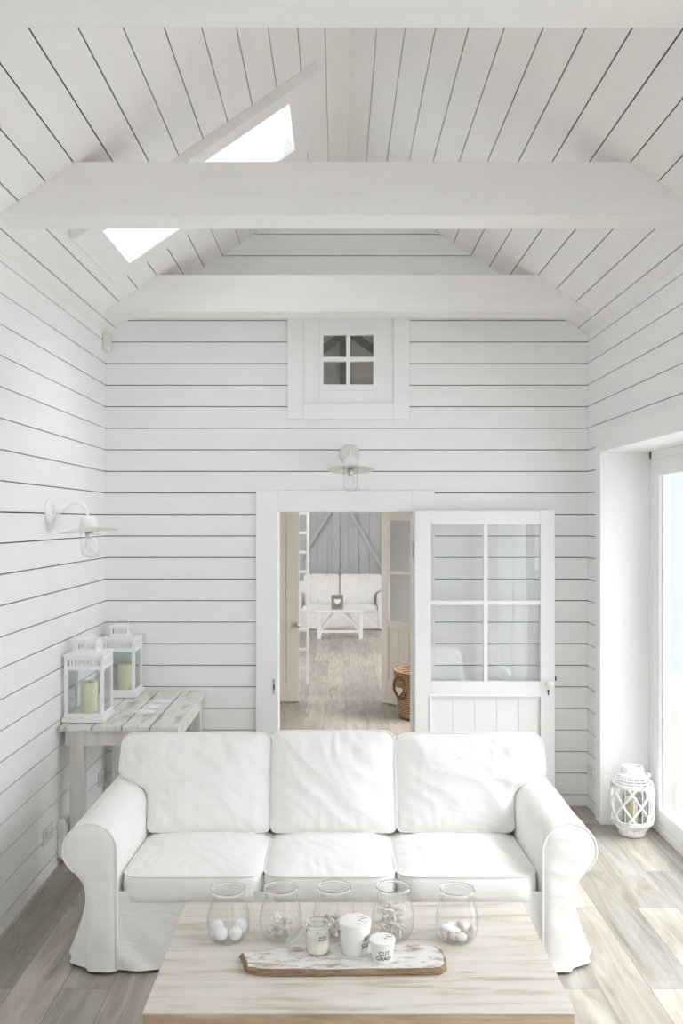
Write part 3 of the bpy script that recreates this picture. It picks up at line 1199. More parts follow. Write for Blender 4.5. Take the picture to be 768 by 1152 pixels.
def pillow(poly, t, puff, tilt=None, at=(0, 0, 0), plane='xz', n=168, seed=0.0, amp=.010, rim=.8):
    """cushion from a rounded outline; returns mesh builder and its front seam line"""
    out = round_poly(poly, n)
    cx = sum(p.x for p in out) / n
    cz = sum(p.y for p in out) / n
    m_ = MB()
    prof = []
    NR = 26
    for i in range(NR + 1):
        s = i / NR
        s = 1 - (1 - s) ** 1.0
        sx_ = s * .985
        prof.append((sx_, t / 2 * (rim + .2 * (1 - s ** 6)) + puff * (1 - s ** 2) ** .8))
    prof.append((1.0, t / 2 * rim * .93))
    prof.append((1.012, t / 2 * rim * .4))
    prof.append((1.015, 0))
    prof.append((1.012, -t / 2 * rim * .4))
    prof.append((1.0, -t / 2 * rim * .93))
    for i in range(0, 8):
        s = .985 * (1 - i / 7)
        prof.append((s, -t / 2 * (rim + .2 * (1 - s ** 6)) - puff * .3 * (1 - s ** 2)))
    vs = []
    for (s, d) in prof:
        for p in out:
            x, z = cx + (p.x - cx) * s, cz + (p.y - cz) * s
            q = Vector((x * 4.0 + seed, z * 4.0, seed * 1.7))
            e = noise.noise(q) * .7
            # creases pulled in from the edges
            wx = x + .05 * noise.noise(Vector((x * 5, z * 5, seed)))
            wz = z + .05 * noise.noise(Vector((x * 5, z * 5, seed + 9)))
            q2 = Vector((wx * 17 + seed, wz * 3.0, seed + 2))
            top = smooth_step(.2, .95, s)
            e += (.22 - abs(noise.noise(q2))) * 1.3 * top * (1 - s ** 12)
            q3 = Vector(((wx + wz) * 9 + seed, (wx - wz) * 3, 4 + seed))
            e += (.22 - abs(noise.noise(q3))) * 1.0 * (1 - s ** 12)
            dd = d + (amp * e if d > 0 else amp * .3 * e)
            vs.append((x, dd, z))
    fs = []
    m = len(prof)
    for i in range(m - 1):
        for k in range(n):
            fs.append((i * n + k, i * n + (k + 1) % n, (i + 1) * n + (k + 1) % n, (i + 1) * n + k))
    seam = []
    for p in out:
        seam.append((cx + (p.x - cx) * 1.0, t / 2 * rim * .97, cz + (p.y - cz) * 1.0))
    sd = []
    for p in out:
        sd.append((cx + (p.x - cx) * 1.003, -t / 2 * rim * .95, cz + (p.y - cz) * 1.003))

    def place(v):
        v = Vector((v[0], -v[1], v[2])) if plane == 'xz' else Vector((v[0], v[2], v[1]))
        if tilt:
            v = Matrix.Rotation(tilt, 4, 'X') @ v
        return (v + Vector(at))[:]
    m_.add([place(v) for v in vs], fs, 0, True)
    return m_, [place(v) for v in seam], [place(v) for v in sd]


def build_sofa(name, loc, label, seats, halfw, backs, scale_amp=1.0, outer=None):
    """front of the arms at local y = 0"""
    s = thing(name, loc, label, 'sofa')
    X, Y = loc[0], loc[1]
    iw = halfw - .232
    # slipcover base with skirt
    m_ = MB()
    nx, nz = 70, 14
    vs = []
    for i in range(nz + 1):
        z = .014 + (.345 - .014) * i / nz
        for k in range(nx + 1):
            x = -iw - .03 + (2 * iw + .06) * k / nx
            f = (1 - i / nz)
            y = .022 - .012 * f - .014 * f * noise.noise(Vector((x * 6 + z * 6, 1.3, z * 3))) * scale_amp - .010 * noise.noise(Vector((x * 12 + z * 14, 5, z * 4)))
            vs.append((X + x, Y + y, z))
    fs = [(i * (nx + 1) + k, i * (nx + 1) + k + 1, (i + 1) * (nx + 1) + k + 1, (i + 1) * (nx + 1) + k) for i in range(nz) for k in range(nx)]
    m_.add(vs, fs, 0, True)
    m_.box(X - iw - .03, X + iw + .03, Y + .05, Y + .90, .06, .30)
    m_.build('slipcover_base', 'fabric', s)
    mb_ = MB().cbox(X - halfw + .09, X + halfw - .09, Y + .74, Y + .95, .02, .80, .06)
    mb_.build('backrest', 'fabric', s)
    for sg in (-1, 1):
        am, pip = arm_mesh(sg, X, Y, Y + .93, .640, .1165, iw, iw + .128, .014, 'arm')
        a = am.build('arm', 'fabric', s)
        MB().tube(pip, .0042, 6).build('piping', 'fabric', a)
    for q, (a, b) in enumerate(seats):
        m_, seam, seam2 = pillow([(a, Y + .010, .10), (b, Y + .010, .10), (b, Y + .66, .05), (a, Y + .66, .05)], .125, .026, tilt=-.055,
                                 at=(0, 0, 0), plane='xy', seed=3.1 + q * 5.3 + loc[1], amp=.009 * scale_amp, rim=.86)
        # the tilt turns about y = 0, so shift back to the seat height at the front edge
        zf = math.sin(-.055) * Y
        off = Vector((0, Y - Y * math.cos(.055), .356 - zf))
        m_.v = [(p[0], p[1] + off.y, p[2] + off.z) for p in m_.v]
        c = m_.build('seat_cushion', 'fabric', s)
        MB().tube([(p[0], p[1] + off.y, p[2] + off.z) for p in seam], .0038, 6, True).build('piping', 'fabric', c)
    for q, (poly, yy) in enumerate(backs):
        m_, seam, seam2 = pillow(poly, .17, .05, tilt=-.24, at=(0, 0, 0), seed=11.3 + q * 4.7 + loc[1], amp=.014 * scale_amp)
        off = Vector((0, yy, .60 - (.60 * math.cos(.24))))
        # turn about z = .60
        dy = -math.sin(-.24) * .60 * -1
        m_.v = [(p[0], p[1] + off.y - .60 * math.sin(.24), p[2] + off.z) for p in m_.v]
        c = m_.build('back_cushion', 'fabric', s)
        MB().tube([(p[0], p[1] + off.y - .60 * math.sin(.24), p[2] + off.z) for p in seam], .0042, 6, True).build('piping', 'fabric', c)
    return s


SY = 3.775
zb, zt = .385, .855
backs = [
    ([(-.335, zt, .06), (-1.075, zt, .07), (-1.085, .655, .03), (-.935, .585, .05), (-.930, zb, .03), (-.335, zb, .03)], 4.455),
    ([(.282, zt + .012, .06), (-.326, zt + .012, .06), (-.326, zb, .03), (.282, zb, .03)], 4.45),
    ([(1.02, zt, .07), (.29, zt, .06), (.29, zb, .03), (.860, zb, .03), (.865, .585, .05), (1.03, .655, .03)], 4.455),
]
sofa = build_sofa('sofa', (SX, SY, 0), 'white slipcovered three-seat sofa with rolled arms behind the wooden coffee table',
                  [(-.928, -.324), (-.320, .250), (.254, .858)], 1.135, backs)

# ------------------------------------------------------------------ coffee table
TX0, TX1, TY0, TY1, TZ = -.587, .714, 2.667, 3.442, .45
ct = thing('coffee_table', ((TX0 + TX1) / 2, (TY0 + TY1) / 2, 0), 'low whitewashed wooden coffee table in front of the white sofa', 'coffee table')
mb = MB()
nb = 4
for k in range(nb):
    a = TY0 + (TY1 - TY0) * k / nb
    b = TY0 + (TY1 - TY0) * (k + 1) / nb
    mb.cbox(TX0, TX1, a + .0004, b - .0004, TZ - .004, TZ, .001, 0)
mb.cbox(TX0 + .002, TX1 - .002, TY0 + .002, TY1 - .002, TZ - .055, TZ - .0035, .004, 1)
mb.build('tabletop', ['table', 'table_edge'], ct)
mb = MB()
mb.box(TX0 + .06, TX1 - .06, TY0 + .05, TY0 + .075, TZ - .155, TZ - .055)
mb.box(TX0 + .06, TX1 - .06, TY1 - .075, TY1 - .05, TZ - .155, TZ - .055)
mb.box(TX0 + .06, TX0 + .085, TY0 + .075, TY1 - .075, TZ - .155, TZ - .055)
mb.box(TX1 - .085, TX1 - .06, TY0 + .075, TY1 - .075, TZ - .155, TZ - .055)
mb.build('apron', 'table', ct)
for x in (TX0 + .045, TX1 - .135):
    for y in (TY0 + .035, TY1 - .125):
        MB().cbox(x, x + .09, y, y + .09, 0, TZ - .055, .006).build('leg', 'table', ct)

# ------------------------------------------------------------------ weathered side table
SXa, SXb, SYa, SYb, SZ = -1.560, -.885, 4.946, 5.99, .78
stb = thing('side_table', ((SXa + SXb) / 2, (SYa + SYb) / 2, 0), 'weathered white wooden side table in the left corner holding lanterns', 'side table')
wd = [0, .19, .355, .515, .675]
for k in range(4):
    a, b = SXa + wd[k], SXa + wd[k + 1]
    mb = MB().cbox(a + .0045, b - .0045, SYa + random.uniform(-.006, .006), SYb, SZ - .027, SZ - random.uniform(0, .002), .003)
    mb.build('top_board', 'weather', stb)
mb = MB()
mb.box(SXa + .03, SXb - .03, SYa + .04, SYa + .065, SZ - .115, SZ - .027)
mb.box(SXa + .03, SXb - .03, SYb - .065, SYb - .04, SZ - .115, SZ - .027)
mb.box(SXa + .03, SXa + .055, SYa + .065, SYb - .065, SZ - .115, SZ - .027)
mb.box(SXb - .055, SXb - .03, SYa + .065, SYb - .065, SZ - .115, SZ - .027)
mb.build('apron', 'weather_leg', stb)
for x in (SXa + .06, SXb - .10):
    for y in (SYa + .03, SYb - .10):
        MB().cbox(x, x + .075, y, y + .07, 0, SZ - .028, .004).build('leg', 'weather_leg', stb)

# ------------------------------------------------------------------ white metal lanterns


def square_lantern(loc, label):
    t = thing('candle_lantern', loc, label, 'lantern', 'white metal lanterns on the side table')
    X, Y, Z = loc
    h = .122
    m_ = MB()
    m_.cbox(X - h, X + h, Y - h, Y + h, Z + .004, Z + .030, .004)
    for sx in (-1, 1):
        for sy in (-1, 1):
            m_.box(X + sx * .095 - .015, X + sx * .095 + .015, Y + sy * .095 - .015, Y + sy * .095 + .015, Z, Z + .005)
    m_.cbox(X - h + .008, X + h - .008, Y - h + .008, Y + h - .008, Z + .030, Z + .042, .003)
    m_.build('base', 'metal_white', t)
    b, p = .110, .019
    z0, z1 = Z + .042, Z + .300
    m_ = MB()
    for sx in (-1, 1):
        for sy in (-1, 1):
            m_.box(X + sx * (b - p / 2) - p / 2, X + sx * (b - p / 2) + p / 2, Y + sy * (b - p / 2) - p / 2, Y + sy * (b - p / 2) + p / 2, z0, z1)
    for s_ in (-1, 1):
        for za, zb_ in ((z0, z0 + .012),):
            m_.box(X - b + p, X + b - p, Y + s_ * (b - .004) - .004, Y + s_ * (b - .004) + .004, za, zb_)
            m_.box(X + s_ * (b - .004) - .004, X + s_ * (b - .004) + .004, Y - b + p, Y + b - p, za, zb_)
    m_.build('frame', 'metal_white', t)
    # slotted band
    m_ = MB()
    zb0, zb1 = Z + .300, Z + .380

    def slotted(c, hx, za, zb_, ns, inset):
        """four slotted walls"""
        w_ = 2 * hx - 2 * inset
        for s_ in (-1, 1):
            for ax_ in (0, 1):
                def bx(u0, u1, v0, v1):
                    if ax_ == 0:
                        m_.box(c[0] + u0, c[0] + u1, c[1] + s_ * hx - .0015, c[1] + s_ * hx + .0015, v0, v1)
                    else:
                        m_.box(c[0] + s_ * hx - .0015, c[0] + s_ * hx + .0015, c[1] + u0, c[1] + u1, v0, v1)
                lo, hi = za + (zb_ - za) * .30, zb_ - (zb_ - za) * .24
                bx(-hx, hx, za, lo)
                bx(-hx, hx, hi, zb_)
                bx(-hx, -hx + inset, lo, hi)
                bx(hx - inset, hx, lo, hi)
                for k in range(ns):
                    if k:
                        u = -hx + inset + w_ * k / ns
                        bx(u - w_ / ns * .30, u + w_ / ns * .30, lo, hi)
    slotted((X, Y), b, zb0, zb1, 10, .018)
    m_.build('slotted_band', 'metal_white', t)
    m_ = MB()
    m_.cbox(X - .120, X + .120, Y - .120, Y + .120, zb1, zb1 + .006, .002)
    q = [(X - .105, Y - .105), (X + .105, Y - .105), (X + .105, Y + .105), (X - .105, Y + .105)]
    r_ = [(X - .055, Y - .055), (X + .055, Y - .055), (X + .055, Y + .055), (X - .055, Y + .055)]
    m_.hexa([(a, b_, zb1 + .006) for a, b_ in q] + [(a, b_, zb1 + .014) for a, b_ in r_])
    m_.build('roof', 'metal_white', t)
    m_ = MB()
    slotted((X, Y), .058, zb1 + .012, zb1 + .080, 6, .012)
    m_.box(X - .061, X + .061, Y - .061, Y + .061, zb1 + .080, zb1 + .085)
    m_.build('chimney', 'metal_white', t)
    pts = [(X + .05 * math.cos(a), Y, zb1 + .085 + .030 * math.sin(a)) for a in [PI * k / 12 for k in range(13)]]
    MB().tube(pts, .002, 6).build('handle', 'metal_white', t)
    for s_ in (-1, 1):
        MB().box(X - b + p, X + b - p, Y + s_ * (b - .010) - .001, Y + s_ * (b - .010) + .001, z0 + .002, z1).build('pane', 'lanternglass', t)
        MB().box(X + s_ * (b - .010) - .001, X + s_ * (b - .010) + .001, Y - b + p, Y + b - p, z0 + .002, z1).build('pane', 'lanternglass', t)
    return t


def pillar_candle(loc, r, h, label, mat='candle_g', name='pillar_candle'):
    t = thing(name, loc, label, 'candle')
    MB().lathe([(0, 0), (r * .97, 0), (r, .004), (r, h - .006), (r * .94, h), (r * .7, h - .004), (r * .3, h - .010), (0, h - .011)], loc, 32).build('wax', mat, t)
    m_ = MB().tube([(loc[0], loc[1], loc[2] + h - .012), (loc[0] + .002, loc[1], loc[2] + h + .002), (loc[0] + .005, loc[1], loc[2] + h + .008)], .0015, 6)
    m_.build('wick', 'ink', t)
    return t


square_lantern((-1.438, 5.137, SZ), 'white metal candle lantern at the front edge of the side table')
square_lantern((-1.420, 5.84, SZ), 'white metal candle lantern further back in the corner of the side table')
pillar_candle((-1.436, 5.135, SZ + .043), .049, .175, 'pale green pillar candle inside the front white lantern')
pillar_candle((-1.395, 5.84, SZ + .043), .049, .165, 'pale green pillar candle inside the rear white lantern')

# three flat white shells on the side table
for (x, y, lb) in ((-1.113, 5.640, 'rearmost of three flat white shells on the side table'), (-1.138, 5.475, 'middle one of three flat white shells on the side table'),
                   (-1.158, 5.325, 'flat white shell nearest the sofa on the side table')):
    m_ = MB()
    n = 36
    vs, fs = [(x, y, SZ + .016)], []
    for i, (s, zz) in enumerate(((.35, .0145), (.7, .010), (.92, .0045), (1.0, .001))):
        for k in range(n):
            a = 2 * PI * k / n
            rr = (.062 + .003 * math.cos(a * 18)) * s
            vs.append((x + rr * math.cos(a) * 1.05, y + rr * math.sin(a) * .95, SZ + zz + .0012 * math.cos(a * 18) * s))
    for k in range(n):
        fs.append((0, 1 + k, 1 + (k + 1) % n))
        for i in range(3):
            fs.append((1 + i * n + k, 1 + (i + 1) * n + k, 1 + (i + 1) * n + (k + 1) % n, 1 + i * n + (k + 1) % n))
    m_.add(vs, fs, 0, True)
    tag(m_.build('scallop_shell', 'chalk', origin=(x, y, SZ)), lb, 'shell', 'flat white shells on the side table')

# ------------------------------------------------------------------ wall lamps


def lamp_body(t, X, Y, Z, tilt=0.0, axis='Y'):
    """cap, shade, glass and bulb; X, Y = axis, Z = level of the shade rim"""
    R = Matrix.Rotation(tilt, 3, axis)
    c = (X, Y, Z)
    prof = [(0, .083), (.018, .082), (.034, .074), (.045, .058), (.050, .036), (.051, .014), (.052, .012)]
    MB().lathe(prof, c, 32, mat=R).build('cap', 'metal_white', t)
    prof = [(.050, .017), (.09, .011), (.13, .003), (.153, -.004), (.155, -.006), (.153, -.007), (.13, -.001), (.09, .008), (.046, .014)]
    MB().lathe(prof, c, 48, mat=R).build('shade', 'enamel_grey', t)
    prof = [(.046, .010), (.048, -.010), (.048, -.105), (.045, -.122), (.036, -.136), (.02, -.145), (0, -.148)]
    MB().lathe(prof, c, 32, mat=R).build('glass_jar', 'jarglass', t)
    prof = [(0, .006), (.022, .006), (.022, -.034), (.017, -.04), (0, -.04)]
    MB().lathe(prof, c, 24, mat=R).build('bulb_socket', 'chrome', t)
    prof = [(.012, -.04), (.018, -.052), (.026, -.072), (.025, -.090), (.014, -.105), (0, -.108)]
    MB().lathe(prof, c, 24, mat=R).build('bulb', 'jarglass', t)


LY, LZ = 4.815, 1.976
l1 = thing('wall_lamp', (XL, LY, LZ), 'white swan-neck wall lamp with wide shade on the left boarded wall', 'lamp', 'white swan-neck wall lamps')
MB().lathe([(0, .020), (.045, .020), (.066, .016), (.070, .008), (.070, 0)], (XL + .001, LY, LZ), 36, 'x').build('wall_plate', 'metal_white', l1)
arm = [(0.018, 0), (.055, 0), (.075, .004), (.095, .018), (.115, .036), (.140, .046), (.168, .046), (.188, .036), (.203, .018), (.210, -.010), (.212, -.034)]
MB().tube([(XL + a, LY, LZ - .003 + b) for a, b in arm], .0085, 10).build('arm', 'metal_white', l1)
lamp_body(l1, XL + .218, LY, 1.872, -math.radians(4.4))
CX, CZ = .078, 2.372
l2 = thing('wall_lamp', (CX, YB, CZ), 'white swan-neck wall lamp centred above the doorway', 'lamp', 'white swan-neck wall lamps')
MB().lathe([(0, -.020), (.045, -.020), (.064, -.016), (.068, -.008), (.068, 0)], (CX, YB - .001, CZ), 36, 'y').build('wall_plate', 'enamel_grey', l2)
MB().tube([(CX, YB - a, CZ - .003 + b * .55) for a, b in arm], .0085, 10).build('arm', 'metal_white', l2)
lamp_body(l2, CX + .004, YB - .215, 2.262, -math.radians(6.5), 'X')

# ------------------------------------------------------------------ small wall fittings
mb = MB().cbox(XL + .001, XL + .050, 5.915, 5.965, 3.055, 3.18, .006)
o = thing('motion_sensor', (XL + .03, 5.94, 3.055), 'small ivory motion sensor high in the left corner of the wall', 'sensor')
mb.build('housing', 'plastic_ivory', o)
MB().cbox(XL + .046, XL + .055, 5.92, 5.96, 3.075, 3.11, .003).build('lens', 'plastic', o)


def outlet(name, y0, y1, z0, z1, side, label, mat='socket_grey', double=True, depth=.009):
    o = thing(name, (XL if side < 0 else XR, (y0 + y1) / 2, z0), label, 'socket')
    xa, xb = (XL + .0005, XL + depth) if side < 0 else (XR - depth, XR - .0005)
    MB().cbox(xa, xb, y0, y1, z0, z1, .002).build('face_plate', mat, o)
    xf0, xf1 = (XL + depth, XL + depth + .001) if side < 0 else (XR - depth - .001, XR - depth)
    ws = y1 - y0
    for c_ in ((.28, .72) if double else (.5,)):
        m_ = MB()
        yy = y0 + ws * c_
        zz = z0 + (z1 - z0) * .42
        m_.box(xf0, xf1, yy - .004, yy + .004, zz + .016, zz + .028)
        m_.box(xf0, xf1, yy - .017, yy - .009, zz, zz + .006)
        m_.box(xf0, xf1, yy + .009, yy + .017, zz, zz + .006)
        tag(m_.build('pin_slot', 'slot', o), 'grey pin slots')
    m_ = MB()
    for c_ in ((.40, .60) if double else (.7,)):
        yy = y0 + ws * c_
        m_.box(xf0 - (0 if side < 0 else .002), xf1 + (.002 if side < 0 else 0), yy - .007, yy + .007, z1 - .032, z1 - .012)
    m_.build('switch', 'plastic', o)
    return o


outlet('wall_socket', 4.71, 4.868, .195, .283, -1, 'grey double wall socket low on the left wall beside the sofa arm')
outlet('wall_socket', 5.80, 5.96, .185, .275, -1, 'grey double wall socket low on the left wall under the side table')
outlet('wall_socket', 5.815, 5.955, .20, .29, 1, 'white double wall socket low on the short wall beside the glass doors', 'plastic')
o = thing('junction_box', (XL, 5.02, .06), 'white box fixed low on the left wall behind the sofa arm', 'wall box')
MB().cbox(XL + .0005, XL + .045, 4.955, 5.075, .045, .255, .006).build('housing', 'plastic', o)
MB().cbox(XL + .045, XL + .052, 4.975, 5.055, .075, .225, .004).build('cover', 'plastic', o)

# ------------------------------------------------------------------ wicker lantern by the glass doors
WX, WY = 1.806, 5.462
wl = thing('wicker_lantern', (WX, WY, 0), 'white wicker lantern on the floor beside the glass doors', 'lantern')


def wr(z):
    """radius of the barrel at a height"""
    if z < .085:
        return .084 + (.119 - .084) * smooth_step(.03, .085, z)
    if z < .315:
        return .119 + .005 * math.sin(PI * (z - .085) / .23)
    return .119 - (.119 - .064) * smooth_step(.310, .392, z)


mb = MB()
mb.lathe([(.074, 0), (.080, .004), (.080, .030), (.076, .034), (.068, .030), (.068, .004), (.074, 0)], (WX, WY, 0), 36)
mb.build('woven_foot', 'wickerw', wl)
mb = MB()
for z, r in ((.042, .004), (.055, .0035), (.068, .0035), (.083, .007), (.096, .006), (.304, .006), (.316, .007), (.332, .0035), (.346, .0035), (.360, .0035), (.373, .0035), (.385, .005)):
    n = 40
    R0 = wr(z)
    MB().tube([(WX + R0 * math.cos(2 * PI * k / n), WY + R0 * math.sin(2 * PI * k / n), z) for k in range(n)], r, 6, True).build('woven_band', 'wickerw', wl)
mb = MB()
nd = 7
for k in range(nd):
    for s_ in (-1, 1):
        pts = []
        for i in range(15):
            t = i / 14
            z = .090 + .220 * t
            a = 2 * PI * (k + s_ * (t - .5) * 1.5) / nd + .35
            R0 = wr(z) + .003 * s_
            pts.append((WX + R0 * math.cos(a), WY + R0 * math.sin(a), z))
        mb.tube(pts, .0072, 6)
mb.build('lattice', 'wickerw', wl)
mb = MB()
for k in range(14):
    a = 2 * PI * k / 14
    mb.tube([(WX + (wr(z) - .006) * math.cos(a), WY + (wr(z) - .006) * math.sin(a), z) for z in (.03, .06, .09, .19, .30, .32, .34, .36, .38, .39)], .003, 5)
mb.build('ribs', 'wickerw', wl)
MB().lathe([(.058, .386), (.063, .386), (.064, .408), (.061, .420), (.056, .420), (.056, .386)], (WX, WY, 0), 32).build('collar', 'wickerw', wl)
pts = []
for k in range(17):
    a = PI * k / 16
    pts.append((WX - .098 * math.cos(a), WY - .01 - .105 * math.sin(a), .372 + .006 * math.sin(a)))
MB().tube(pts, .0075, 8).build('handle', 'wickerw', wl)
MB().lathe([(.055, .034), (.058, .04), (.058, .25)], (WX, WY, 0), 28).build('glass_insert', 'smokeglass', wl)
pillar_candle((WX - .004, WY, .036), .038, .19, 'pale green pillar candle inside the white wicker lantern')

# ------------------------------------------------------------------ things on the coffee table


def pot_jar(loc, label):
    t = thing('glass_jar', loc, label, 'jar', 'round glass jars on the coffee table')
    prof = [(0, .006), (.046, .005), (.052, .002), (.058, .003), (.066, .014), (.0735, .036), (.0757, .058), (.0745, .080), (.0695, .103), (.062, .122), (.0575, .134), (.056, .144),
            (.057, .158), (.059, .167)]
    MB().lathe(prof, loc, 48).build('bowl', 'jarglass', t)
    m_ = MB().lathe([(.0575, .166), (.061, .167), (.0625, .171), (.061, .176), (.0575, .177), (.0560, .173), (.0565, .168), (.0575, .166)], loc, 48)
    m_.build('rim', 'rimglass', t)
    return t


JY = 3.145
JAR = [(-.387, JY, 'round glass jar holding white balls, far left in the row on the coffee table'),
       (-.203, JY + .015, 'round glass jar holding bleached coral pieces behind the open candle lid'),
       (-.014, JY + .02, 'round glass jar holding grey and pink shells behind the clip-top candle'),
       (.196, JY + .02, 'round glass jar filled with bleached driftwood sticks behind the smaller cup'),
       (.421, JY, 'round glass jar holding pebbles and shells, far right in the row')]
for x, y, lb in JAR:
    pot_jar((x, y, TZ), lb)


def lump(name, c, r, mat, label, cat, group, seed, sq=(1, 1, 1), rot=(0, 0, 0), rough=.25, sub=3, fr=1.6):
    bm = bmesh.new()
    bmesh.ops.create_icosphere(bm, subdivisions=sub, radius=1)
    R = Matrix.Rotation(rot[2], 3, 'Z') @ Matrix.Rotation(rot[1], 3, 'Y') @ Matrix.Rotation(rot[0], 3, 'X')
    m_ = MB()
    vs = []
    for v in bm.verts:
        k = 1 + rough * noise.noise(v.co * fr + Vector((seed, seed * 2, 1)))
        p = R @ Vector((v.co.x * sq[0] * k, v.co.y * sq[1] * k, v.co.z * sq[2] * k)) * r
        vs.append(p)
    zlo = min(p.z for p in vs)
    bm.verts.index_update()
    m_.add([(p + Vector((c[0], c[1], c[2] - zlo)))[:] for p in vs], [[q.index for q in f.verts] for f in bm.faces], 0, True)
    bm.free()
    return tag(m_.build(name, mat, origin=c), label, cat, group)


# white balls
jx, jy = JAR[0][0], JAR[0][1]
JB = TZ + .009
for i, (dx, dy, lb) in enumerate(((-.020, -.036, 'round white ball at the front left in the leftmost glass jar'), (.028, -.033, 'round white ball at the front right in the leftmost glass jar'),
                                  (-.040, .008, 'round white ball at the back left in the leftmost glass jar'), (.043, .013, 'round white ball at the back right in the leftmost glass jar'))):
    lump('white_ball', (jx + dx, jy + dy, JB + (.006 if i > 1 else .001)), .0235, 'chalk', lb, 'ball', 'white balls in the leftmost jar', i, rough=.03)
# coral pieces
jx, jy = JAR[1][0], JAR[1][1]
for i in range(15):
    a = i * 2.4
    rr = .043 * math.sqrt((i % 6) / 6 + .08)
    m_ = MB()
    c0 = Vector((jx + rr * math.cos(a), jy + rr * math.sin(a), JB + .012 + .017 * (i // 6)))
    for k in range(4):
        an, el = random.uniform(0, 2 * PI), random.uniform(-.1, .9)
        d = Vector((math.cos(an) * math.cos(el), math.sin(an) * math.cos(el), math.sin(el)))
        L_ = random.uniform(.016, .026)
        if c0.z + d.z * L_ < JB + .004:
            d.z = abs(d.z)
        mid = c0 + d * L_ * .5 + Vector((0, 0, .003))
        m_.tube([c0[:], mid[:], (c0 + d * L_)[:]], [.0075, .0065, .004], 7)
    tag(m_.build('coral_piece', 'shell', origin=c0[:]), 'bleached branching coral piece heaped in the second glass jar', 'coral', 'coral pieces in the second jar')
# shells in the third jar
jx, jy = JAR[2][0], JAR[2][1]
for i in range(12):
    a = i * 2.4
    rr = .040 * math.sqrt((i % 6) / 6 + .05)
    mt = ('shell_grey', 'shell', 'shell_pink')[i % 3]
    cn = ('grey', 'cream', 'pinkish')[i % 3]
    lump('sea_shell', (jx + rr * math.cos(a), jy + rr * math.sin(a), JB + .002 + .022 * (i // 6)), .015, mt, f'small {cn} seashell heaped in the middle glass jar', 'shell',
         f'{cn} shells in the middle jar', i * 1.7, (1.25, .8, .7), (random.random() * 2, random.random() * 2, a), .35)
# driftwood sticks
jx, jy = JAR[3][0], JAR[3][1]
for i in range(44):
    a = i * 2.4 + random.uniform(-.3, .3)
    lay = i // 9
    el = random.uniform(.0, .8)
    Lh = random.uniform(.020, .032)
    rr = .048 * math.sqrt((i % 7) / 7)
    c0 = Vector((jx + rr * math.cos(a * 1.7), jy + rr * math.sin(a * 1.7), JB + .014 + .019 * lay + Lh * .5 * math.sin(el)))
    d = Vector((math.cos(a) * math.cos(el), math.sin(a) * math.cos(el), math.sin(el)))
    p0, p1 = c0 - d * Lh, c0 + d * Lh
    for p in (p0, p1):
        p.z = min(max(p.z, JB + .006), JB + .112)
        lim = .066 if p.z < JB + .075 else .058
        if p.z < JB + .02:
            lim = .056
        rad = Vector((p.x - jx, p.y - jy))
        if rad.length > lim:
            rad = rad.normalized() * lim
            p.x, p.y = jx + rad.x, jy + rad.y
    kk = (p0 + p1) / 2 + Vector((random.uniform(-.003, .003), random.uniform(-.003, .003), .002))
    m_ = MB().tube([p0[:], kk[:], p1[:]], [.0034, .0044, .0030], 7)
    tag(m_.build('driftwood_stick', 'drift', origin=c0[:]), 'short bleached driftwood stick piled in the fourth glass jar', 'stick', 'driftwood sticks in the fourth jar')
# pebbles and shells in the last jar
jx, jy = JAR[4][0], JAR[4][1]
PB = [(-.022, -.012, .018, .032, 'chalk', (1.35, .8, .42), (0.2, .25, .3), 'flat white shell lying across the top left in the rightmost glass jar'),
      (.012, -.006, .014, .022, 'shell_pink', (.62, .62, 1.2), (.2, -.2, 0), 'upright pinkish shell in the middle of the rightmost glass jar'),
      (.010, -.044, .0, .022, 'shell', (1.1, .6, .8), (.3, .2, .4), 'round pale pebble at the front of the rightmost glass jar'),
      (-.016, -.040, .0, .020, 'shell_pink', (1.15, .7, .65), (.3, .5, .2), 'pinkish pebble at the front left of the rightmost glass jar'),
      (.050, -.014, .006, .020, 'shell_pink', (.7, .7, 1.15), (.1, .3, 0), 'pinkish cone shell at the right of the rightmost glass jar'),
      (.034, -.030, .002, .016, 'shell_grey', (.7, .7, 1.0), (.1, -.3, 0), 'small grey shell between paler ones in the rightmost glass jar'),
      (-.044, -.018, .002, .018, 'shell', (1, .8, .6), (0, .4, .4), 'cream pebble at the far left of the rightmost glass jar'),
      (.025, .024, .002, .026, 'shell', (1.1, .8, .8), (.4, 0, 1), 'cream shell at the back of the rightmost glass jar'),
      (-.020, .030, .002, .026, 'chalk', (1.1, .8, .7), (0, .3, 2), 'white pebble at the back left of the rightmost glass jar')]
for i, (dx, dy, dz, r, mt, sq, rt, lb) in enumerate(PB):
    lump('beach_pebble', (jx + dx, jy + dy, JB + dz), r * .9, mt, lb, 'pebble', 'pebbles and shells in the rightmost jar', 20 + i * 3.1, sq, rt, .18)

# weathered serving board
bt = thing('serving_board', (.02, 2.965, TZ), 'rough weathered wooden board with chalky white top on the coffee table', 'board')
ol = [(-.300, 2.895), (-.255, 2.880), (-.10, 2.878), (.12, 2.880), (.31, 2.886), (.340, 2.892), (.356, 2.915), (.360, 2.965), (.352, 3.020), (.330, 3.050), (.26, 3.058), (.05, 3.060),
      (-.12, 3.058), (-.185, 3.050), (-.240, 3.010), (-.300, 2.998), (-.328, 2.992), (-.318, 2.965), (-.310, 2.930)]
pts = []
for i, p in enumerate(ol):
    q = ol[(i + 1) % len(ol)]
    for k in range(4):
        t = k / 4
        pts.append((p[0] + (q[0] - p[0]) * t + .0025 * noise.noise(Vector((i + t, 3, 1)) * 2), p[1] + (q[1] - p[1]) * t + .0025 * noise.noise(Vector((i + t, 9, 4)) * 2)))
BT = .023
n = len(pts)
cx_, cy_ = .02, 2.965
vs, fs, mi = [], [], []
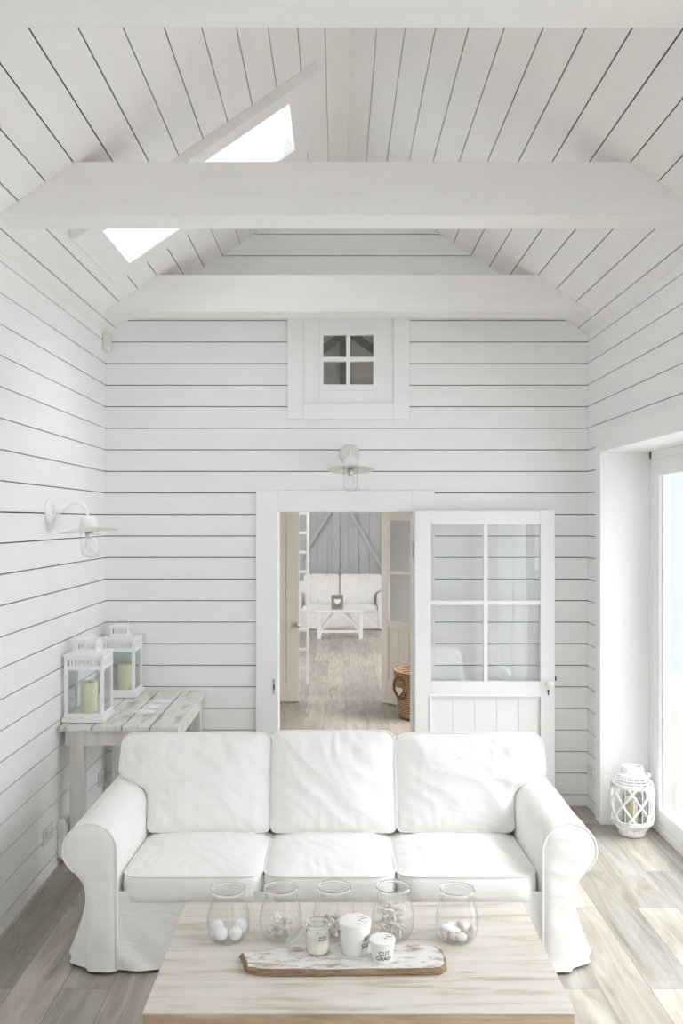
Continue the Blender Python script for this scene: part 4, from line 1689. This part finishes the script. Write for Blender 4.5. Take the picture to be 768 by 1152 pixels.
levels = [(.985, .0005), (1.0, .004), (1.004, .011), (.998, .017), (.992, BT - .0025), (.975, BT)]
for (s, z) in levels:
    for i, (x, y) in enumerate(pts):
        jit = .005 * noise.noise(Vector((x * 30, y * 30, z * 130)))
        vs.append((cx_ + (x - cx_) * s + jit, cy_ + (y - cy_) * (s + (s - 1) * 2) + jit, TZ + z))
m_ = MB()
for j in range(len(levels) - 1):
    for k in range(n):
        fs.append((j * n + k, j * n + (k + 1) % n, (j + 1) * n + (k + 1) % n, (j + 1) * n + k))
m_.add(vs, fs, 1, False)
j = (len(levels) - 1) * n
m_.add([vs[j + k] for k in range(n)], [tuple(range(n))], 0)
m_.add([vs[k] for k in range(n)], [tuple(range(n))], 1)
m_.build('plank', ['board_top', 'board_edge'], bt)
BZ = TZ + BT


def text_geo(s, size):
    cu = bpy.data.curves.new('lettering', 'FONT')
    cu.body = s
    cu.size = size
    cu.align_x = 'CENTER'
    cu.resolution_u = 3
    cu.offset = size * .012
    o = bpy.data.objects.new('lettering', cu)
    C.objects.link(o)
    dg = bpy.context.evaluated_depsgraph_get()
    me = bpy.data.meshes.new_from_object(o.evaluated_get(dg))
    bm = bmesh.new()
    bm.from_mesh(me)
    bmesh.ops.triangulate(bm, faces=bm.faces[:])
    bmesh.ops.subdivide_edges(bm, edges=[e for e in bm.edges if e.calc_length() > size * .12], cuts=1)
    bm.verts.index_update()
    vs = [v.co.copy() for v in bm.verts]
    fs = [[q.index for q in f.verts] for f in bm.faces]
    bm.free()
    bpy.data.objects.remove(o)
    bpy.data.curves.remove(cu)
    bpy.data.meshes.remove(me)
    return vs, fs


def wrap_text(lines, size, c, rfun, ang, z_top, pitch, slant=0.0, squeeze=1.0):
    m_ = MB()
    for i, s in enumerate(lines):
        if not s:
            continue
        vs, fs = text_geo(s, size)
        out = []
        for v in vs:
            z = z_top - i * pitch + v.y
            r = rfun(z - c[2]) + .0006
            a = ang + v.x * squeeze / r
            out.append((c[0] + r * math.sin(a), c[1] - r * math.cos(a), z))
        m_.add(out, fs)
    return m_


def cup(loc, rb, rt, h, label, lines, size, ang, zt_, pitch):
    t = thing('candle_cup', loc, label, 'candle', 'paper-topped candle cups on the board')
    MB().lathe([(0, 0), (rb * .95, 0), (rb, .003), (rt, h - .001), (rt * .99, h), (rt * .9, h - .001)], loc, 48).build('cup', 'ceramic', t)
    # crumpled paper top
    m_ = MB()
    n = 64
    vs, fs = [(loc[0], loc[1], loc[2] + h + .0035)], []
    rad = [.2, .45, .7, .9, 1.0, 1.012, 1.0]
    for i, s in enumerate(rad):
        for k in range(n):
            a = 2 * PI * k / n
            z = loc[2] + h + .003 * (1 - s) + .0015 + .0016 * noise.noise(Vector((math.cos(a) * 2.5, math.sin(a) * 2.5, s * 3 + h * 50))) * (1 if i < 4 else .3)
            if i == 5:
                z = loc[2] + h - .001
            if i == 6:
                z = loc[2] + h - .005 + .0012 * math.sin(a * 13)
            r = rt * s * (1 if i < 6 else 1.008)
            vs.append((loc[0] + r * math.cos(a), loc[1] + r * math.sin(a), z))
    for k in range(n):
        fs.append((0, 1 + k, 1 + (k + 1) % n))
        for i in range(len(rad) - 1):
            fs.append((1 + i * n + k, 1 + (i + 1) * n + k, 1 + (i + 1) * n + (k + 1) % n, 1 + i * n + (k + 1) % n))
    m_.add(vs, fs, 0, True)
    m_.build('paper_top', 'paper', t)
    m_ = MB()
    for (a, r0, r1) in ((.25, .30, .85), (-.55, .15, .50), (.75, .40, .80)):
        p = [(loc[0] + rt * r * math.cos(a), loc[1] + rt * r * math.sin(a), loc[2] + h + .0045) for r in (r0, (r0 + r1) / 2, r1)]
        m_.tube(p, [.0004, .0009, .0003], 5)
    tag(m_.build('fold_slit', 'ink', t), 'dark folds in the paper')
    m_ = wrap_text(lines, size, loc, lambda z: rb + (rt - rb) * max(0, min(1, z / h)), ang, loc[2] + zt_, pitch)
    tag(m_.build('lettering', 'ink', t), 'charcoal lettering ' + ' '.join(lines))
    return t


cup((.058, 3.005, BZ), .044, .0535, .103, 'larger white paper-topped candle cup lettered SEA SALT on the weathered board', ['SEA', 'SALT'], .023, .98, .050, .024)
cup((.147, 2.948, BZ), .033, .0425, .068, 'smaller white paper-topped candle cup lettered CUT GRASS on the weathered board', ['CUT', 'GRASS'], .0185, .12, .031, .0185)
# clip-top jar candle
cj = thing('jar_candle', (-.068, 3.005, BZ), 'clip-top glass jar candle with lid swung open on the weathered board', 'candle')
c = (-.068, 3.005, BZ)
MB().lathe([(0, .002), (.036, .0015), (.040, .006), (.041, .014), (.041, .076), (.0385, .084), (.0385, .090)], c, 40).build('glass_body', 'jarglass', cj)
MB().lathe([(.038, .088), (.042, .089), (.0435, .093), (.042, .098), (.038, .099), (.0365, .094), (.038, .088)], c, 40).build('rim', 'rimglass', cj)
MB().lathe([(0, .004), (.036, .004), (.0385, .008), (.0395, .016), (.0395, .060), (.037, .058), (0, .056)], c, 36).build('wax', 'wax', cj)
MB().tube([(c[0], c[1], BZ + .055), (c[0] + .002, c[1], BZ + .066)], .0012, 6).build('wick', 'ink', cj)
m_ = MB()
n = 40
m_.tube([(c[0] + .0405 * math.cos(2 * PI * k / n), c[1] + .0405 * math.sin(2 * PI * k / n), BZ + .083) for k in range(n)], .0013, 6, True)
m_.tube([(c[0] + .041, c[1] - .012, BZ + .083), (c[0] + .050, c[1] - .012, BZ + .075), (c[0] + .050, c[1] - .008, BZ + .050), (c[0] + .049, c[1] + .008, BZ + .050), (c[0] + .050, c[1] + .012, BZ + .075), (c[0] + .041, c[1] + .012, BZ + .083)], .0013, 6)
m_.tube([(c[0] - .041, c[1] - .012, BZ + .083), (c[0] - .050, c[1] - .012, BZ + .092), (c[0] - .050, c[1] + .012, BZ + .092), (c[0] - .041, c[1] + .012, BZ + .083)], .0013, 6)
tag(m_.build('wire_clip', 'chrome', cj), 'steel wire clip')
# lid leaning to the left
R = Matrix.Rotation(-PI * .25, 3, 'Y')
lc = Vector((c[0] - .078, c[1], BZ + .052))
prof = [(0, .012), (.030, .012), (.036, .010), (.040, .004), (.042, 0), (.042, -.004), (.036, -.005), (.034, -.001), (0, .002)]
m_ = MB().lathe(prof, lc, 40, mat=R)
m_.build('lid', 'jarglass', cj)
m_ = MB()
m_.tube([(lc + R @ Vector((.043 * math.cos(2 * PI * k / n), .043 * math.sin(2 * PI * k / n), -.002)))[:] for k in range(n)], .0016, 6, True)
tag(m_.build('lid_wire', 'chrome', cj), 'steel wire round the lid')
# two tiny blurred lines of print
m_ = MB()
for row, (z0, hgt, marks) in enumerate(((BZ + .060, .0055, (1, 1, 0, 1, 1, 1)), (BZ + .0515, .0045, (1, 1, 1, 1, 1, 1, 1, 1)))):
    nmk = len(marks)
    for i, on in enumerate(marks):
        if not on:
            continue
        a0 = .45 + (i - nmk / 2) * .098
        q = []
        for (aa, zz) in ((a0, z0), (a0 + .065, z0), (a0 + .065, z0 + hgt), (a0, z0 + hgt)):
            q.append((c[0] + .0418 * math.sin(aa), c[1] - .0418 * math.cos(aa), zz))
        m_.add(q, [(0, 1, 2, 3)])
tag(m_.build('printed_lines', 'ink', cj), 'two tiny lines of dark print')

# ------------------------------------------------------------------ things in the hall and the far room
bk = thing('wicker_basket', (.83, 8.72, 0), 'brown woven rush basket with white heart tag beside the half-glazed door', 'basket')
bc = (.83, 8.72, 0)
MB().lathe([(0, .006), (.225, .006), (.235, .02), (.262, .25), (.288, .455), (.280, .46), (.270, .455), (.245, .25), (.22, .03), (0, .03)], bc, 40).build('woven_body', 'basket', bk)
MB().tube([(bc[0] + .284 * math.cos(2 * PI * k / 40), bc[1] + .284 * math.sin(2 * PI * k / 40), .457) for k in range(40)], .011, 7, True).build('rim', 'basket', bk)
ha = -2.50
hd = Vector((math.cos(ha), math.sin(ha), 0))
hs = Vector((-hd.y, hd.x, 0))
pts = []
for k in range(20):
    a = 2 * PI * k / 20
    z = .315 + .105 * math.sin(a)
    pts.append((Vector(bc) + hd * (.262 + .10 * (z - .25) + .02) + hs * .095 * math.cos(a) + Vector((0, 0, z)))[:])
MB().tube(pts, .011, 7, True).build('loop_handle', 'basket_dark', bk)


def heart(c, u, v, nrm, size, th, m_):
    pts = []
    for k in range(40):
        t = 2 * PI * k / 40
        x = 16 * math.sin(t) ** 3
        y = 13 * math.cos(t) - 5 * math.cos(2 * t) - 2 * math.cos(3 * t) - math.cos(4 * t)
        pts.append(Vector(c) + Vector(u) * x / 32 * size + Vector(v) * (y + 2) / 32 * size)
    a = [(p - Vector(nrm) * th / 2)[:] for p in pts]
    b = [(p + Vector(nrm) * th / 2)[:] for p in pts]
    n_ = len(pts)
    m_.add(a + b, [tuple(range(n_)), tuple(range(2 * n_ - 1, n_ - 1, -1))] + [(i, (i + 1) % n_, (i + 1) % n_ + n_, i + n_) for i in range(n_)])
    return m_


hc = Vector(bc) + hd * .305 + Vector((0, 0, .285))
tag(heart(hc, hs, (0, 0, 1), hd, .085, .012, MB()).build('heart_tag', 'chalk', bk), 'white heart-shaped tag')

ld = thing('loft_ladder', (-.56, 10.42, 0), 'narrow white wooden ladder standing just inside the far room', 'ladder')
for x in (-.368, -.80):
    MB().box(x, x + .026, 10.39, 10.45, 0.0, 2.9).build('rail', 'paint', ld, bevel=.003)
for k in range(12):
    z = .17 + .228 * k
    MB().box(-.774, -.368, 10.405, 10.440, z, z + .030).build('rung', 'paint', ld)

fs_b = [
    ([(.02, .93, .06), (-.62, .93, .07), (-.63, .66, .03), (-.60, .585, .05), (-.60, zb, .03), (.02, zb, .03)], 16.30),
    ([(.80, .93, .07), (.05, .93, .06), (.05, zb, .03), (.66, zb, .03), (.66, .585, .05), (.81, .655, .03)], 16.30),
]
build_sofa('sofa', (.03, 15.62, 0), 'white slipcovered two-seat sofa against the grey boarded wall in the far room', [(-.63, .028), (.032, .69)], .91, fs_b, 1.5)

ft = thing('coffee_table', (.03, 14.6, 0), 'small white trestle coffee table with crossed braces in the far room', 'coffee table')
FX_0, FX_1, FYa, FYb = -.335, .40, 14.40, 14.95
MB().cbox(FX_0 - .01, FX_1 + .02, FYa - .02, FYb + .02, .43, .46, .004).build('tabletop', 'paint', ft)
for x in (FX_0, FX_1 - .06):
    for y in (FYa, FYb - .06):
        MB().cbox(x, x + .06, y, y + .06, 0, .43, .003).build('leg', 'paint', ft)
mb = MB()
mb.box(FX_0 + .06, FX_1 - .06, FYa + .01, FYa + .05, .10, .145)
mb.box(FX_0 + .06, FX_1 - .06, FYb - .05, FYb - .01, .10, .145)
mb.box(FX_0 + .01, FX_0 + .05, FYa + .06, FYb - .06, .10, .145)
mb.box(FX_1 - .05, FX_1 - .01, FYa + .06, FYb - .06, .10, .145)
mb.build('stretcher', 'paint', ft)
for y in (FYa + .03, FYb - .03):
    for s_ in (-1, 1):
        xm = (FX_0 + FX_1) / 2
        MB().bar((xm + s_ * .30, y, .145), (xm + s_ * .06, y, .425), .03, .03, (0, 1, 0)).build('brace', 'paint', ft)
pf = thing('picture_frame', (-.013, 14.62, .461), 'small brown wooden frame with white heart on the far coffee table', 'picture frame')
fx0, fx1, fz0, fz1, fy = -.110, .085, .461, .70, 14.60
mb = MB()
mb.box(fx0, fx0 + .035, fy, fy + .04, fz0, fz1)
mb.box(fx1 - .035, fx1, fy, fy + .04, fz0, fz1)
mb.box(fx0 + .035, fx1 - .035, fy, fy + .04, fz0, fz0 + .035)
mb.box(fx0 + .035, fx1 - .035, fy, fy + .04, fz1 - .035, fz1)
mb.build('frame', 'frame_wood', pf, bevel=.003)
MB().box(fx0 + .03, fx1 - .03, fy + .025, fy + .035, fz0 + .03, fz1 - .03).build('back_panel', 'photo', pf)
tag(heart((-.012, fy + .012, .585), (1, 0, 0), (0, 0, 1), (0, 1, 0), .115, .02, MB()).build('heart', 'chalk', pf), 'white heart')
